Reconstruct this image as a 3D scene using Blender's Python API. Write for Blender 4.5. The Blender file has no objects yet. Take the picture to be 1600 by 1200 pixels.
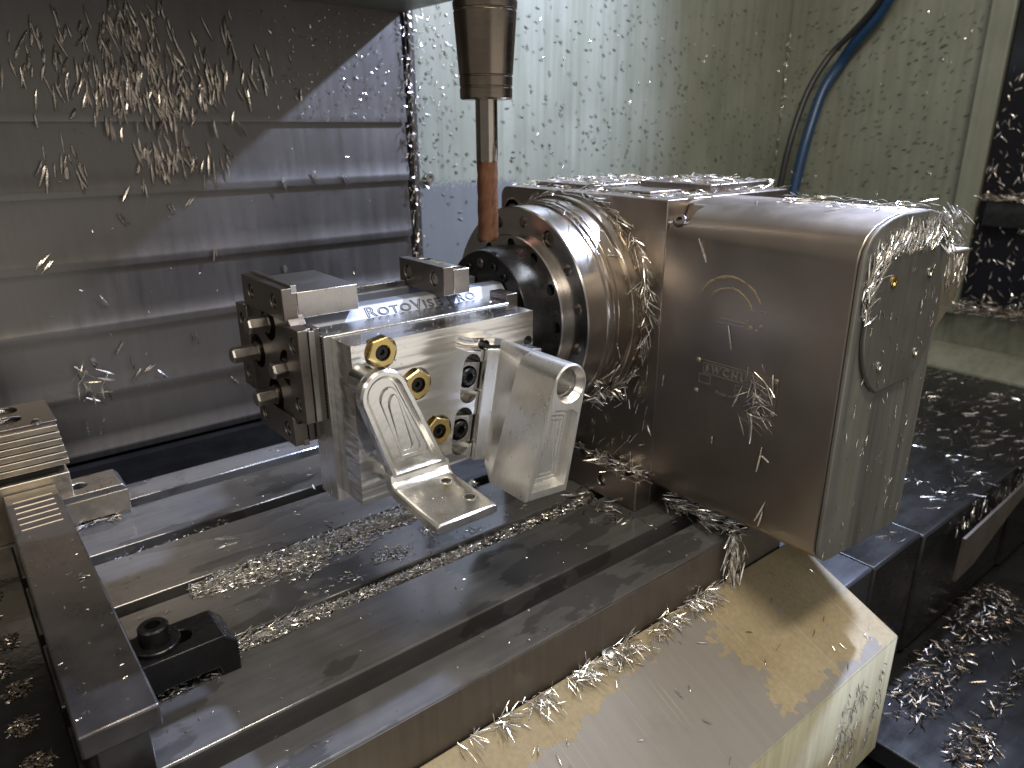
import bpy, bmesh, math, random
from mathutils import Vector, Matrix
import numpy as np

SC = bpy.context.scene
COL = SC.collection
R = math.radians
rng = random.Random(7)

# ------------------------------------------------------------------ camera
YAW, PITCH, ROLL = 0.677830653, 0.337201557, -0.00462229
cam_data = bpy.data.cameras.new("camera")
cam = bpy.data.objects.new("camera", cam_data)
COL.objects.link(cam)
fw = Vector((math.sin(YAW) * math.cos(PITCH), math.cos(YAW) * math.cos(PITCH), -math.sin(PITCH)))
rt = Vector((math.cos(YAW), -math.sin(YAW), 0))
up = rt.cross(fw)
rt2 = rt * math.cos(ROLL) + up * math.sin(ROLL)
up2 = -rt * math.sin(ROLL) + up * math.cos(ROLL)
m = Matrix((rt2, up2, -fw)).transposed().to_4x4()
m.translation = (0, 0, 0.38)
cam.matrix_world = m
cam_data.sensor_width = 36
cam_data.lens = 36 * 1140.74 / 1600
cam_data.clip_start = 0.02
cam_data.clip_end = 50
cam_data.dof.use_dof = True
cam_data.dof.focus_distance = 0.60
cam_data.dof.aperture_fstop = 8
SC.camera = cam

# ------------------------------------------------------------------ light
world = bpy.data.worlds.new("World")
SC.world = world
world.use_nodes = True
bg = world.node_tree.nodes["Background"]
bg.inputs[0].default_value = (1.0, 0.93, 0.84, 1)
bg.inputs[1].default_value = 0.20


def look(ob, target):
    d = Vector(target) - ob.location
    ob.rotation_euler = d.to_track_quat('-Z', 'Y').to_euler()


# cool white machine lamp high on the right side of the enclosure
ld = bpy.data.lights.new("window_lamp", 'SPOT')
ld.energy = 215
ld.color = (0.60, 0.70, 1.0)
ld.spot_size = R(84)
ld.spot_blend = 0.9
ld.shadow_soft_size = 0.022
window_lamp = bpy.data.objects.new("window_lamp", ld)
COL.objects.link(window_lamp)
window_lamp.location = (1.50, 0.42, 1.19)
look(window_lamp, (0.18, 0.76, 0.14))

# warm work lamp over the open door, above the viewer
la = bpy.data.lights.new("work_lamp", 'AREA')
la.shape = 'RECTANGLE'
la.size = 0.75
la.size_y = 0.16
la.energy = 15
la.color = (1.0, 0.87, 0.70)
work_lamp = bpy.data.objects.new("work_lamp", la)
COL.objects.link(work_lamp)
work_lamp.location = (0.28, -0.20, 1.62)
look(work_lamp, (0.50, 0.45, 0.0))

# long pale tube lamp up at the left front
lb = bpy.data.lights.new("tube_lamp", 'AREA')
lb.shape = 'RECTANGLE'
lb.size = 0.9
lb.size_y = 0.10
lb.energy = 3.5
lb.color = (1.0, 0.92, 0.80)
tube_lamp = bpy.data.objects.new("tube_lamp", lb)
COL.objects.link(tube_lamp)
tube_lamp.location = (-0.75, -0.25, 1.05)
look(tube_lamp, (0.45, 0.5, 0.1))

# added cool fill light overhead, brightens the vise flank and table top
le = bpy.data.lights.new("flank_fill", 'AREA')
le.shape = 'RECTANGLE'
le.size = 0.55
le.size_y = 0.08
le.energy = 6.0
le.color = (0.84, 0.90, 1.0)
flank_fill = bpy.data.objects.new("flank_fill", le)
COL.objects.link(flank_fill)
flank_fill.location = (0.98, 0.30, 1.24)
look(flank_fill, (0.33, 0.54, 0.20))

# added broad, weak fill behind the viewer, brightens reflections in the aluminium
lc = bpy.data.lights.new("front_fill", 'AREA')
lc.shape = 'RECTANGLE'
lc.size = 1.7
lc.size_y = 1.0
lc.energy = 3.2
lc.color = (1.0, 0.95, 0.88)
front_fill = bpy.data.objects.new("front_fill", lc)
COL.objects.link(front_fill)
front_fill.location = (0.75, -1.05, -0.05)
look(front_fill, (0.45, 0.6, 0.10))

vs = SC.view_settings
vs.view_transform = 'Standard'
vs.look = 'None'
vs.exposure = 0.12
vs.gamma = 1.0
SC.cycles.use_denoising = True
SC.cycles.max_bounces = 6
SC.cycles.glossy_bounces = 4
SC.cycles.diffuse_bounces = 3
SC.cycles.caustics_reflective = False
SC.cycles.caustics_refractive = False
SC.cycles.sample_clamp_indirect = 4.0

# ------------------------------------------------------------------ materials
MATS = {}


class NT:
    def __init__(s, name):
        s.m = bpy.data.materials.new(name)
        s.m.use_nodes = True
        s.t = s.m.node_tree
        s.b = s.t.nodes["Principled BSDF"]
        MATS[name] = s.m
        s.tc = s.t.nodes.new("ShaderNodeTexCoord")

    def n(s, kind, **kw):
        x = s.t.nodes.new(kind)
        for k, v in kw.items():
            setattr(x, k, v)
        return x

    def l(s, a, b):
        s.t.links.new(a, b)

    def mapping(s, scale=(1, 1, 1), loc=(0, 0, 0), rot=(0, 0, 0)):
        mp = s.n("ShaderNodeMapping")
        mp.inputs['Scale'].default_value = scale
        mp.inputs['Location'].default_value = loc
        mp.inputs['Rotation'].default_value = rot
        s.l(s.tc.outputs['Object'], mp.inputs['Vector'])
        return mp.outputs['Vector']

    def noise(s, scale, vec=None, detail=4, rough=0.55):
        x = s.n("ShaderNodeTexNoise")
        x.inputs['Scale'].default_value = scale
        x.inputs['Detail'].default_value = detail
        x.inputs['Roughness'].default_value = rough
        s.l(vec if vec is not None else s.tc.outputs['Object'], x.inputs['Vector'])
        return x.outputs['Fac']

    def ramp(s, fac, stops):
        x = s.n("ShaderNodeValToRGB")
        e = x.color_ramp.elements
        while len(e) < len(stops):
            e.new(0.5)
        for i, (p, c) in enumerate(stops):
            e[i].position = p
            e[i].color = (c, c, c, 1) if not isinstance(c, tuple) else (*c, 1)
        s.l(fac, x.inputs['Fac'])
        return x.outputs['Color']

    def math(s, op, a, b=None, clamp=False):
        x = s.n("ShaderNodeMath", operation=op, use_clamp=clamp)
        for i, v in enumerate((a, b)):
            if v is None:
                continue
            if isinstance(v, (int, float)):
                x.inputs[i].default_value = v
            else:
                s.l(v, x.inputs[i])
        return x.outputs[0]

    def mix(s, fac, a, b, blend='MIX'):
        x = s.n("ShaderNodeMix", data_type='RGBA', blend_type=blend)
        for sock, v in ((x.inputs['Factor'], fac), (x.inputs[6], a), (x.inputs[7], b)):
            if isinstance(v, (int, float)):
                sock.default_value = v
            elif isinstance(v, tuple):
                sock.default_value = (*v, 1)
            else:
                s.l(v, sock)
        return x.outputs[2]

    def bump(s, h, strength, dist=0.001):
        x = s.n("ShaderNodeBump")
        x.inputs['Strength'].default_value = strength
        x.inputs['Distance'].default_value = dist
        s.l(h, x.inputs['Height'])
        s.l(x.outputs['Normal'], s.b.inputs['Normal'])

    def set(s, **kw):
        for k, v in kw.items():
            i = s.b.inputs[k]
            if isinstance(v, (int, float)):
                i.default_value = v
            elif isinstance(v, tuple):
                i.default_value = (*v, 1)
            else:
                s.l(v, i)
        return s.m


def metal(name, col, rough=0.3, streak=(200, 200, 200), var=0.12, rvar=0.10, bump=0.06, blotch=25, bdist=0.0004, metallic=1.0, spots=0.0, wet=0.0):
    t = NT(name)
    st = t.noise(1.0, t.mapping(streak), 5, 0.6)
    bl = t.noise(blotch, None, 4, 0.6)
    f = t.math('ADD', t.math('MULTIPLY', st, 0.5), t.math('MULTIPLY', bl, 0.5))
    lo = tuple(c * (1 - var) for c in col)
    hi = tuple(min(1, c * (1 + var)) for c in col)
    c = t.ramp(f, [(0.30, lo), (0.70, hi)])
    if spots:
        sp = t.ramp(t.noise(blotch * 14, None, 3, 0.6), [(0.66, 0.0), (0.72, 1.0)])
        c = t.mix(t.math('MULTIPLY', sp, spots), c, tuple(x * 0.35 for x in col))
    r = t.ramp(f, [(0.30, max(0.03, rough - rvar)), (0.70, rough + rvar)])
    if wet:   # film of coolant: darker and glossier, with sharp shores
        wm = t.math('MULTIPLY', t.ramp(t.noise(11, t.mapping((0.6, 1.5, 1)), 5, 0.55), [(0.52, 0.0), (0.535, 1.0)]), wet)
        c = t.mix(wm, c, tuple(x * 0.45 for x in col))
        r = t.mix(wm, r, (0.07, 0.07, 0.07))
    t.bump(st, bump, bdist)
    return t.set(**{'Base Color': c, 'Roughness': r, 'Metallic': metallic})


metal('louver_steel', (0.195, 0.185, 0.178), 0.37, (110, 110, 2.2), 0.12, 0.05, 0.03, 9, spots=0.2)
metal('table_steel', (0.185, 0.184, 0.188), 0.17, (7, 160, 160), 0.20, 0.09, 0.04, 30, metallic=0.50, spots=0.35, wet=0.6)
metal('slot_steel', (0.12, 0.11, 0.10), 0.45, (7, 160, 160), 0.3, 0.12, 0.05, 30, metallic=0.8)
metal('table_side', (0.17, 0.15, 0.13), 0.50, (220, 220, 9), 0.2, 0.08, 0.06, 30, metallic=0.75)
metal('rotary_steel', (0.32, 0.28, 0.245), 0.33, (30, 60, 30), 0.13, 0.08, 0.04, 18)
metal('cover_steel', (0.36, 0.315, 0.275), 0.34, (35, 35, 25), 0.07, 0.05, 0.03, 14)
metal('turned_steel', (0.56, 0.53, 0.50), 0.22, (900, 60, 60), 0.10, 0.06, 0.05, 30)
metal('turned_bronze', (0.44, 0.39, 0.33), 0.24, (900, 60, 60), 0.10, 0.06, 0.05, 30)
metal('vise_steel', (0.44, 0.42, 0.40), 0.30, (90, 90, 90), 0.12, 0.08, 0.04, 40)
metal('vise_dark_steel', (0.22, 0.195, 0.175), 0.34, (90, 300, 300), 0.15, 0.08, 0.05, 40)
metal('plain_steel', (0.50, 0.48, 0.45), 0.28, (150, 150, 150), 0.12, 0.08, 0.03, 40)
metal('brass', (0.60, 0.46, 0.19), 0.26, (300, 300, 300), 0.10, 0.08, 0.05, 80)
metal('pale_steel', (0.52, 0.46, 0.36), 0.42, (260, 260, 260), 0.14, 0.08, 0.10, 60)
metal('bed_steel', (0.165, 0.155, 0.153), 0.30, (25, 12, 25), 0.3, 0.10, 0.04, 35, metallic=0.85, spots=0.4)
metal('chip_metal', (0.86, 0.84, 0.80), 0.24, (400, 400, 400), 0.10, 0.10, 0.0, 80)
metal('darkened_chip', (0.10, 0.10, 0.085), 0.50, (400, 400, 400), 0.3, 0.10, 0.0, 80, metallic=0.5)  # chip metal darkened in place of the dark surroundings it reflects
metal('wet_shaded_chip', (0.26, 0.225, 0.19), 0.30, (400, 400, 400), 0.2, 0.10, 0.0, 80)
metal('wall_chip', (0.76, 0.69, 0.62), 0.24, (400, 400, 400), 0.2, 0.10, 0.0, 80)
metal('lid_grey', (0.20, 0.195, 0.18), 0.38, (200, 200, 12), 0.2, 0.08, 0.05, 30, metallic=0.7)
metal('holder_steel', (0.24, 0.20, 0.16), 0.22, (60, 60, 900), 0.16, 0.06, 0.03, 50)
metal('shank_steel', (0.36, 0.32, 0.28), 0.16, (60, 60, 300), 0.12, 0.05, 0.02, 50)
metal('copper_coating', (0.22, 0.105, 0.06), 0.42, (90, 90, 200), 0.18, 0.06, 0.03, 50, metallic=0.75)
metal('black_oxide', (0.014, 0.014, 0.015), 0.26, (200, 200, 200), 0.3, 0.1, 0.04, 40, metallic=0.3)
metal('black_sheet', (0.018, 0.018, 0.019), 0.28, (14, 60, 60), 0.4, 0.10, 0.03, 20, metallic=0.2)
metal('bluish_sheet', (0.060, 0.062, 0.070), 0.38, (14, 60, 60), 0.3, 0.10, 0.03, 12, metallic=0.3)
metal('floor_dark', (0.035, 0.034, 0.034), 0.35, (40, 40, 40), 0.5, 0.12, 0.15, 12, metallic=0.2)


def aluminium(name, streak, rough=0.17, ring=None, wave=6.0):
    t = NT(name)
    st = t.noise(1.0, t.mapping(streak), 4, 0.6)
    bl = t.noise(28, None, 3, 0.5)
    f = t.math('ADD', t.math('MULTIPLY', st, 0.6), t.math('MULTIPLY', bl, 0.4))
    c = t.ramp(f, [(0.3, (0.74, 0.73, 0.70)), (0.7, (0.90, 0.89, 0.87))])
    r = t.ramp(f, [(0.3, rough - 0.06), (0.7, rough + 0.09)])
    h = st
    if ring:
        w = t.n("ShaderNodeTexWave", wave_type='RINGS', rings_direction='Y')
        w.inputs['Scale'].default_value = 55
        w.inputs['Distortion'].default_value = 3.0
        w.inputs['Detail'].default_value = 2
        t.l(t.mapping((1, 1, 1), ring), w.inputs['Vector'])
        h = t.math('ADD', st, t.math('MULTIPLY', w.outputs['Fac'], 0.07))
        # slow waviness left by the cutter: bends the reflections
        w2 = t.noise(1.0, t.mapping((6, 20, 75), (3, 0, 5), (0, R(-3), 0)), 2, 0.4)
        h = t.math('ADD', h, t.math('MULTIPLY', w2, wave))
    t.bump(h, 0.22 if ring else 0.30, 0.0005)
    return t.set(**{'Base Color': c, 'Roughness': r, 'Metallic': 1.0})


aluminium('milled_plate', (10, 60, 120), 0.17, (-0.30, 0, -0.05), 17.0)
aluminium('milled_block', (420, 420, 12), 0.30)
aluminium('milled_side', (260, 260, 12), 0.22)
aluminium('milled_bracket', (60, 60, 60), 0.20, (-0.25, 0, -0.16), 0.6)
aluminium('milled_pocket', (90, 90, 90), 0.24, (-0.35, 0, -0.12), 2.0)
metal('body_aluminium', (0.31, 0.33, 0.375), 0.60, (12, 160, 160), 0.08, 0.05, 0.03, 40)


def paint_green():
    t = NT('green_paint')
    st = t.noise(1.0, t.mapping((70, 70, 3)), 5, 0.65)
    bl = t.noise(6, None, 5, 0.6)
    c = t.ramp(bl, [(0.3, (0.185, 0.194, 0.152)), (0.7, (0.255, 0.265, 0.215))])
    s1 = t.ramp(st, [(0.36, (0.60, 0.62, 0.55)), (0.58, (1, 1, 1))])
    c = t.mix(0.45, c, s1, 'MULTIPLY')
    # ragged blue-grey patch low on the left of the back wall
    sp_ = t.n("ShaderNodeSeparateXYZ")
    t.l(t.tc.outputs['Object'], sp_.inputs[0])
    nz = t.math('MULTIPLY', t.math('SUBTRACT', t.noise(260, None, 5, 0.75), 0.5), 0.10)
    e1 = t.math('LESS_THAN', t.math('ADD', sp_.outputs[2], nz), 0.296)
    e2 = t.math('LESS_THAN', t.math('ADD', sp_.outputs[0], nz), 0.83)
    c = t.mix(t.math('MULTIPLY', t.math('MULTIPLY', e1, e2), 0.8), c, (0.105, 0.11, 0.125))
    d = t.ramp(t.noise(120, None, 3, 0.6), [(0.64, 0.0), (0.75, 0.6)])
    c = t.mix(d, c, (0.15, 0.16, 0.11))
    t.bump(t.math('ADD', st, bl), 0.08, 0.001)
    t.set(**{'Base Color': c, 'Roughness': t.ramp(st, [(0.3, 0.30), (0.7, 0.5)]), 'Metallic': 0.0})
    # end panel of the motor housing: same family, streaked darker
    t = NT('grey_green_streaked')
    st = t.noise(1.0, t.mapping((60, 60, 2.2)), 4, 0.6)
    c = t.ramp(st, [(0.32, (0.11, 0.11, 0.107)), (0.50, (0.21, 0.21, 0.20)), (0.70, (0.26, 0.265, 0.225))])
    c = t.mix(t.ramp(t.noise(30), [(0.4, 0.0), (0.65, 0.5)]), c, (0.17, 0.17, 0.15))
    t.bump(st, 0.06, 0.0006)
    t.set(**{'Base Color': c, 'Roughness': 0.40, 'Metallic': 0.35})


paint_green()


def worn_cover():
    t = NT('worn_beige_paint')
    sep = t.n("ShaderNodeSeparateXYZ")
    t.l(t.tc.outputs['Object'], sep.inputs[0])
    X, Y = sep.outputs[0], sep.outputs[1]
    n1 = t.math('SUBTRACT', t.noise(34, None, 6, 0.68), 0.5)
    n2 = t.math('SUBTRACT', t.noise(150, None, 3, 0.6), 0.5)
    d = t.math('ADD', t.math('MULTIPLY', n1, 0.085), t.math('MULTIPLY', n2, 0.036))
    Xd = t.math('ADD', X, d)
    Yd = t.math('ADD', Y, t.math('MULTIPLY', d, 0.65))
    a = t.math('LESS_THAN', Xd, 0.500)
    b = t.math('LESS_THAN', Yd, t.math('ADD', 0.271, t.math('MULTIPLY', X, 0.145)))
    area = t.math('MULTIPLY', a, b)
    strip = t.math('MULTIPLY', t.math('LESS_THAN', Yd, 0.241), t.math('LESS_THAN', Xd, 0.652))
    pin = t.math('GREATER_THAN', t.noise(80, None, 4, 0.6), 0.665)
    bare = t.math('MAXIMUM', t.math('MAXIMUM', area, strip), pin)
    front = t.math('LESS_THAN', Y, 0.2312)
    bare = t.math('MULTIPLY', bare, t.math('SUBTRACT', 1.0, front))
    st = t.noise(1.0, t.mapping((110, 6, 6), rot=(0, 0, R(12))), 4, 0.6)
    grain = t.noise(240, None, 4, 0.6)
    paint = t.ramp(t.math('ADD', t.math('MULTIPLY', grain, 0.5), t.math('MULTIPLY', t.noise(12), 0.5)),
                   [(0.32, (0.30, 0.245, 0.145)), (0.68, (0.45, 0.38, 0.25))])
    vst = t.noise(1.0, t.mapping((130, 130, 5)), 4, 0.6)
    fpaint = t.ramp(vst, [(0.3, (0.33, 0.315, 0.22)), (0.7, (0.47, 0.455, 0.33))])
    paint = t.mix(front, paint, fpaint)
    greyc = t.ramp(st, [(0.25, (0.265, 0.250, 0.232)), (0.75, (0.305, 0.288, 0.268))])
    c = t.mix(bare, paint, greyc)
    sc1 = t.noise(1.0, t.mapping((520, 9, 9), rot=(0, 0, R(58))), 2, 0.5)
    sc2 = t.noise(1.0, t.mapping((420, 7, 7), (5, 2, 0), rot=(0, 0, R(24))), 2, 0.5)
    scr = t.math('MAXIMUM', t.math('GREATER_THAN', sc1, 0.70), t.math('GREATER_THAN', sc2, 0.72))
    c = t.mix(t.math('MULTIPLY', t.math('MULTIPLY', scr, 0.35), t.math('SUBTRACT', 1.0, front)), c, (0.55, 0.50, 0.42))
    dirt = t.ramp(t.noise(19, None, 6, 0.7), [(0.55, 0.0), (0.80, 0.40)])
    c = t.mix(dirt, c, (0.17, 0.145, 0.11))
    rr = t.math('SUBTRACT', 0.60, t.math('MULTIPLY', bare, 0.2))
    t.bump(t.math('ADD', t.math('MULTIPLY', bare, -1.0), t.math('MULTIPLY', grain, 0.3)), 0.5, 0.0005)
    t.set(**{'Base Color': c, 'Roughness': rr, 'Metallic': 0.0})


worn_cover()


def plain(name, col, rough=0.5, metallic=0.0, bump=0.0):
    t = NT(name)
    n_ = t.noise(90, None, 4, 0.6)
    c = t.ramp(n_, [(0.3, tuple(x * 0.8 for x in col)), (0.7, tuple(min(1, x * 1.15) for x in col))])
    if bump:
        t.bump(n_, bump, 0.0005)
    return t.set(**{'Base Color': c, 'Roughness': rough, 'Metallic': metallic})


plain('blue_rubber', (0.012, 0.045, 0.11), 0.35)
plain('black_rubber', (0.012, 0.012, 0.013), 0.42)
plain('dark_recess', (0.012, 0.012, 0.012), 0.6)
plain('glue', (0.36, 0.29, 0.19), 0.7, 0.0, 0.3)
plain('blue_ink', (0.24, 0.24, 0.38), 0.6)
plain('engraved', (0.012, 0.012, 0.014), 0.75)
plain('etched', (0.50, 0.47, 0.43), 0.40, 0.7)
plain('wet_black', (0.010, 0.010, 0.010), 0.10, 0.0, 0.5)
plain('dark_glass', (0.010, 0.010, 0.013), 0.16)

# ------------------------------------------------------------------ mesh helpers


class MB:
    def __init__(s):
        s.v, s.f = [], []

    def add(s, vs_, fs_):
        o = len(s.v)
        s.v += [tuple(p) for p in vs_]
        s.f += [tuple(i + o for i in f) for f in fs_]
        return s

    def box(s, x0, x1, y0, y1, z0, z1):
        return s.add([(x0, y0, z0), (x1, y0, z0), (x1, y1, z0), (x0, y1, z0), (x0, y0, z1), (x1, y0, z1), (x1, y1, z1), (x0, y1, z1)],
                     [(3, 2, 1, 0), (4, 5, 6, 7), (0, 1, 5, 4), (1, 2, 6, 5), (2, 3, 7, 6), (3, 0, 4, 7)])

    def prism(s, pts, a, b, fn):
        """pts: 2-D outline; fn(u, v, w) -> 3-D; extruded from w=a to w=b"""
        n = len(pts)
        vs_ = [fn(u, v, a) for u, v in pts] + [fn(u, v, b) for u, v in pts]
        fs_ = [tuple(range(n))[::-1], tuple(range(n, 2 * n))]
        fs_ += [(i, (i + 1) % n, n + (i + 1) % n, n + i) for i in range(n)]
        return s.add(vs_, fs_)

    def ring(s, loops, cap0=True, cap1=True):
        n = len(loops[0])
        vs_ = [p for lp in loops for p in lp]
        fs_ = []
        for k in range(len(loops) - 1):
            for i in range(n):
                j = (i + 1) % n
                fs_.append((k * n + i, k * n + j, (k + 1) * n + j, (k + 1) * n + i))
        if cap0:
            fs_.append(tuple(range(n))[::-1])
        if cap1:
            q = (len(loops) - 1) * n
            fs_.append(tuple(range(q, q + n)))
        return s.add(vs_, fs_)

    def lathe(s, prof, c, ax, seg=48, start=0.0, cap0=True, cap1=True):
        """prof: list of (distance along axis, radius)"""
        ax = Vector(ax).normalized()
        e1 = ax.orthogonal().normalized()
        e2 = ax.cross(e1)
        c = Vector(c)
        loops = []
        for h, r in prof:
            loops.append([c + ax * h + (e1 * math.cos(start + 2 * math.pi * i / seg) + e2 * math.sin(start + 2 * math.pi * i / seg)) * r for i in range(seg)])
        return s.ring(loops, cap0, cap1)

    def tube(s, pts, r, seg=12):
        pts = [Vector(p) for p in pts]
        loops = []
        ref = Vector((0.3, 0.2, 0.93)).normalized()
        for i, p in enumerate(pts):
            d = (pts[min(i + 1, len(pts) - 1)] - pts[max(i - 1, 0)]).normalized()
            e1 = (ref - d * ref.dot(d)).normalized()
            e2 = d.cross(e1)
            loops.append([p + (e1 * math.cos(2 * math.pi * k / seg) + e2 * math.sin(2 * math.pi * k / seg)) * r for k in range(seg)])
        return s.ring(loops)

    def build(s, name, mat, parent=None, bevel=0.0, seg=2, smooth=32, fix=True):
        me = bpy.data.meshes.new(name)
        me.from_pydata(s.v, [], s.f)
        if fix:
            bm = bmesh.new()
            bm.from_mesh(me)
            bmesh.ops.recalc_face_normals(bm, faces=bm.faces)
            bm.to_mesh(me)
            bm.free()
        me.materials.append(MATS[mat])
        finish(me, smooth)
        ob = bpy.data.objects.new(name, me)
        COL.objects.link(ob)
        if parent is not None:
            attach(ob, parent)
        if bevel:
            b = ob.modifiers.new("bevel", 'BEVEL')
            b.width = bevel
            b.segments = seg
            b.limit_method = 'ANGLE'
            b.angle_limit = R(35)
            b.harden_normals = False
        return ob


def finish(me, smooth):
    if smooth:
        me.shade_smooth()
        me.set_sharp_from_angle(angle=R(smooth))


def world_matrix(ob):
    mw = ob.matrix_basis.copy()
    if ob.parent is not None:
        mw = world_matrix(ob.parent) @ ob.matrix_parent_inverse @ mw
    return mw


def attach(ob, parent):
    ob.parent = parent
    ob.matrix_parent_inverse = world_matrix(parent).inverted()


def tag(ob, label=None, cat=None, group=None, kind=None):
    for k, v in (("label", label), ("category", cat), ("group", group), ("kind", kind)):
        if v:
            ob[k] = v
    return ob


def thing(name, loc, label, cat, group=None):
    o = bpy.data.objects.new(name, None)
    o.empty_display_size = 0.02
    o.location = loc
    COL.objects.link(o)
    return tag(o, label, cat, group)


def cut(ob, cutters, bevel=0.0, smooth=32):
    """boolean-subtract every MB in cutters from ob (applied)"""
    tmp = []
    keep = [(md.width, md.segments) for md in ob.modifiers if md.type == 'BEVEL']
    ob.modifiers.clear()
    for c in cutters:
        t = c.build("cutter", 'dark_recess')
        tmp.append(t)
        b = ob.modifiers.new("cut", 'BOOLEAN')
        b.operation = 'DIFFERENCE'
        b.solver = 'EXACT'
        b.object = t
    dg = bpy.context.evaluated_depsgraph_get()
    dg.update()
    me = bpy.data.meshes.new_from_object(ob.evaluated_get(dg))
    ob.modifiers.clear()
    old = ob.data
    ob.data = me
    me.name = old.name
    bpy.data.meshes.remove(old)
    for t in tmp:
        d = t.data
        bpy.data.objects.remove(t)
        bpy.data.meshes.remove(d)
    finish(me, smooth)
    w = bevel or (keep[0][0] if keep else 0)
    if w:
        b = ob.modifiers.new("bevel", 'BEVEL')
        b.width = w
        b.segments = 2
        b.limit_method = 'ANGLE'
        b.angle_limit = R(35)
    return ob


def arc(cx, cy, r, a0, a1, n=10):
    return [(cx + r * math.cos(R(a0 + (a1 - a0) * i / n)), cy + r * math.sin(R(a0 + (a1 - a0) * i / n))) for i in range(n + 1)]


def inset(pts, d):
    """inward offset of a convex counter-clockwise outline"""
    n = len(pts)
    out = []
    for i in range(n):
        p0, p1, p2 = Vector(pts[i - 1]), Vector(pts[i]), Vector(pts[(i + 1) % n])
        a = (p1 - p0).normalized()
        b = (p2 - p1).normalized()
        na, nb = Vector((-a.y, a.x)), Vector((-b.y, b.x))
        k = 1 + na.dot(nb)
        q = p1 + (na + nb) * (d / max(k, 0.2))
        out.append((q.x, q.y))
    return out


def socket_screw(c, ax, r, h, hexr, depth, seg=24):
    """cylinder head of height h standing on c along ax, hexagon socket in its top"""
    mb = MB()
    ax = Vector(ax).normalized()
    e1 = ax.orthogonal().normalized()
    e2 = ax.cross(e1)
    c = Vector(c)

    def loop(rr, hh, hexa=False):
        out = []
        for i in range(seg):
            t = 2 * math.pi * i / seg
            k = rr
            if hexa:
                q = (t % (math.pi / 3)) - math.pi / 6
                k = rr * math.cos(math.pi / 6) / math.cos(q)
            out.append(c + ax * hh + (e1 * math.cos(t) + e2 * math.sin(t)) * k)
        return out
    mb.ring([loop(r, 0), loop(r, h - r * 0.12), loop(r * 0.88, h), loop(hexr, h, True), loop(hexr, h - depth, True)], True, True)
    return mb


def counterbore(parent, c, ax, r, mat='turned_steel', smat='vise_dark_steel', depth=0.006):
    pass


XZ = lambda y0=0: (lambda u, v, w: (u, w, v))      # outline in X-Z, extruded along Y
YZ = lambda u, v, w: (w, u, v)                     # outline in Y-Z, extruded along X

# ------------------------------------------------------------------ chips


class Chips:
    def __init__(s):
        s.v, s.f = [], []

    def chip(s, p, d, n, length, width, curl=0.0, fold=0.35, segs=3, side=0.0):
        """a curled, ridged sliver: starts at p, runs along d, n is the outward normal"""
        p = Vector(p)
        d = Vector(d).normalized()
        n = Vector(n).normalized()
        b = d.cross(n)
        if b.length < 1e-4:
            b = d.orthogonal()
        b.normalize()
        n = b.cross(d)
        o = len(s.v)
        prof = (0.25, 0.95, 1.0, 0.45, 0.2) if segs > 2 else (0.4, 1.0, 0.35)
        for k in range(segs + 1):
            t = k / segs
            w = width * 0.5 * prof[min(k, len(prof) - 1)]
            c = p + d * (length * t) + n * (curl * length * math.sin(math.pi * t)) + b * (side * length * t * t)
            s.v.append(tuple(c - b * w))
            s.v.append(tuple(c + n * (width * fold)))
            s.v.append(tuple(c + b * w))
        for k in range(segs):
            a = o + 3 * k
            s.f += [(a, a + 3, a + 4, a + 1), (a + 1, a + 4, a + 5, a + 2)]

    def rand(s, p, n, length, width, lay=0.25, dirv=None, spread=math.pi, lift=0.0, segs=3):
        """chip lying roughly in the plane with normal n; dirv the mean direction"""
        n = Vector(n).normalized()
        e1 = Vector(dirv).normalized() if dirv is not None else n.orthogonal().normalized()
        e1 = (e1 - n * e1.dot(n)).normalized()
        e2 = n.cross(e1)
        a = rng.gauss(0, spread) if dirv is not None else rng.uniform(-math.pi, math.pi)
        d = e1 * math.cos(a) + e2 * math.sin(a) + n * rng.uniform(-lay * 0.25, lay * 0.55)
        roll = rng.uniform(-1.2, 1.2)
        nn = n * math.cos(roll) + d.cross(n) * math.sin(roll)
        L = length * rng.uniform(0.6, 1.35)
        s.chip(Vector(p) + n * (lift + width * 0.3), d, nn, L, width * rng.uniform(0.4, 1.05), rng.uniform(-0.05, 0.09), rng.uniform(0.15, 0.5), segs, rng.uniform(-0.12, 0.12))

    def build(s, name, mat, label, cat="metal chips", smooth=0):
        me = bpy.data.meshes.new(name)
        me.from_pydata(s.v, [], s.f)
        me.materials.append(MATS[mat])
        ob = bpy.data.objects.new(name, me)
        COL.objects.link(ob)
        return tag(ob, label, cat, kind="stuff")


# ------------------------------------------------------------------ enclosure
floor = MB().box(-1.2, 2.4, -0.9, 1.30, -0.46, -0.42).build("floor", 'floor_dark')
tag(floor, "dark wet floor of the machine enclosure below the table", "floor", kind="structure")

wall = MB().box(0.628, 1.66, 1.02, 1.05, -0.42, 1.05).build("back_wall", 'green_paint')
tag(wall, "pale green painted sheet wall behind the indexer", "wall", kind="structure")
for x, z in ((0.652, 0.306), (0.652, -0.1)):
    socket_screw((x, 1.02, z), (0, -1, 0), 0.0085, 0.006, 0.004, 0.003).build("wall_screw", 'plain_steel', wall)
side = MB().box(1.63, 1.66, -0.35, 1.018, -0.42, 1.05).build("side_wall", 'green_paint')
tag(side, "olive green side wall of the enclosure behind the hoses", "wall", kind="structure")
MB().box(1.602, 1.628, 0.560, 0.602, 0.02, 1.05).build("wall_trim", 'green_paint', side, 0.003)
MB().prism([(1.56, -0.100), (1.628, -0.100), (1.628, -0.045), (1.60, -0.055), (1.56, -0.080)], -0.30, 1.01, XZ()).build("wall_ledge", 'green_paint', side, 0.002)
win = thing("dark_panel", (1.61, 0.1, 0.05), "black chip-speckled panel beside the green wall at right", "panel")
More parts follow.
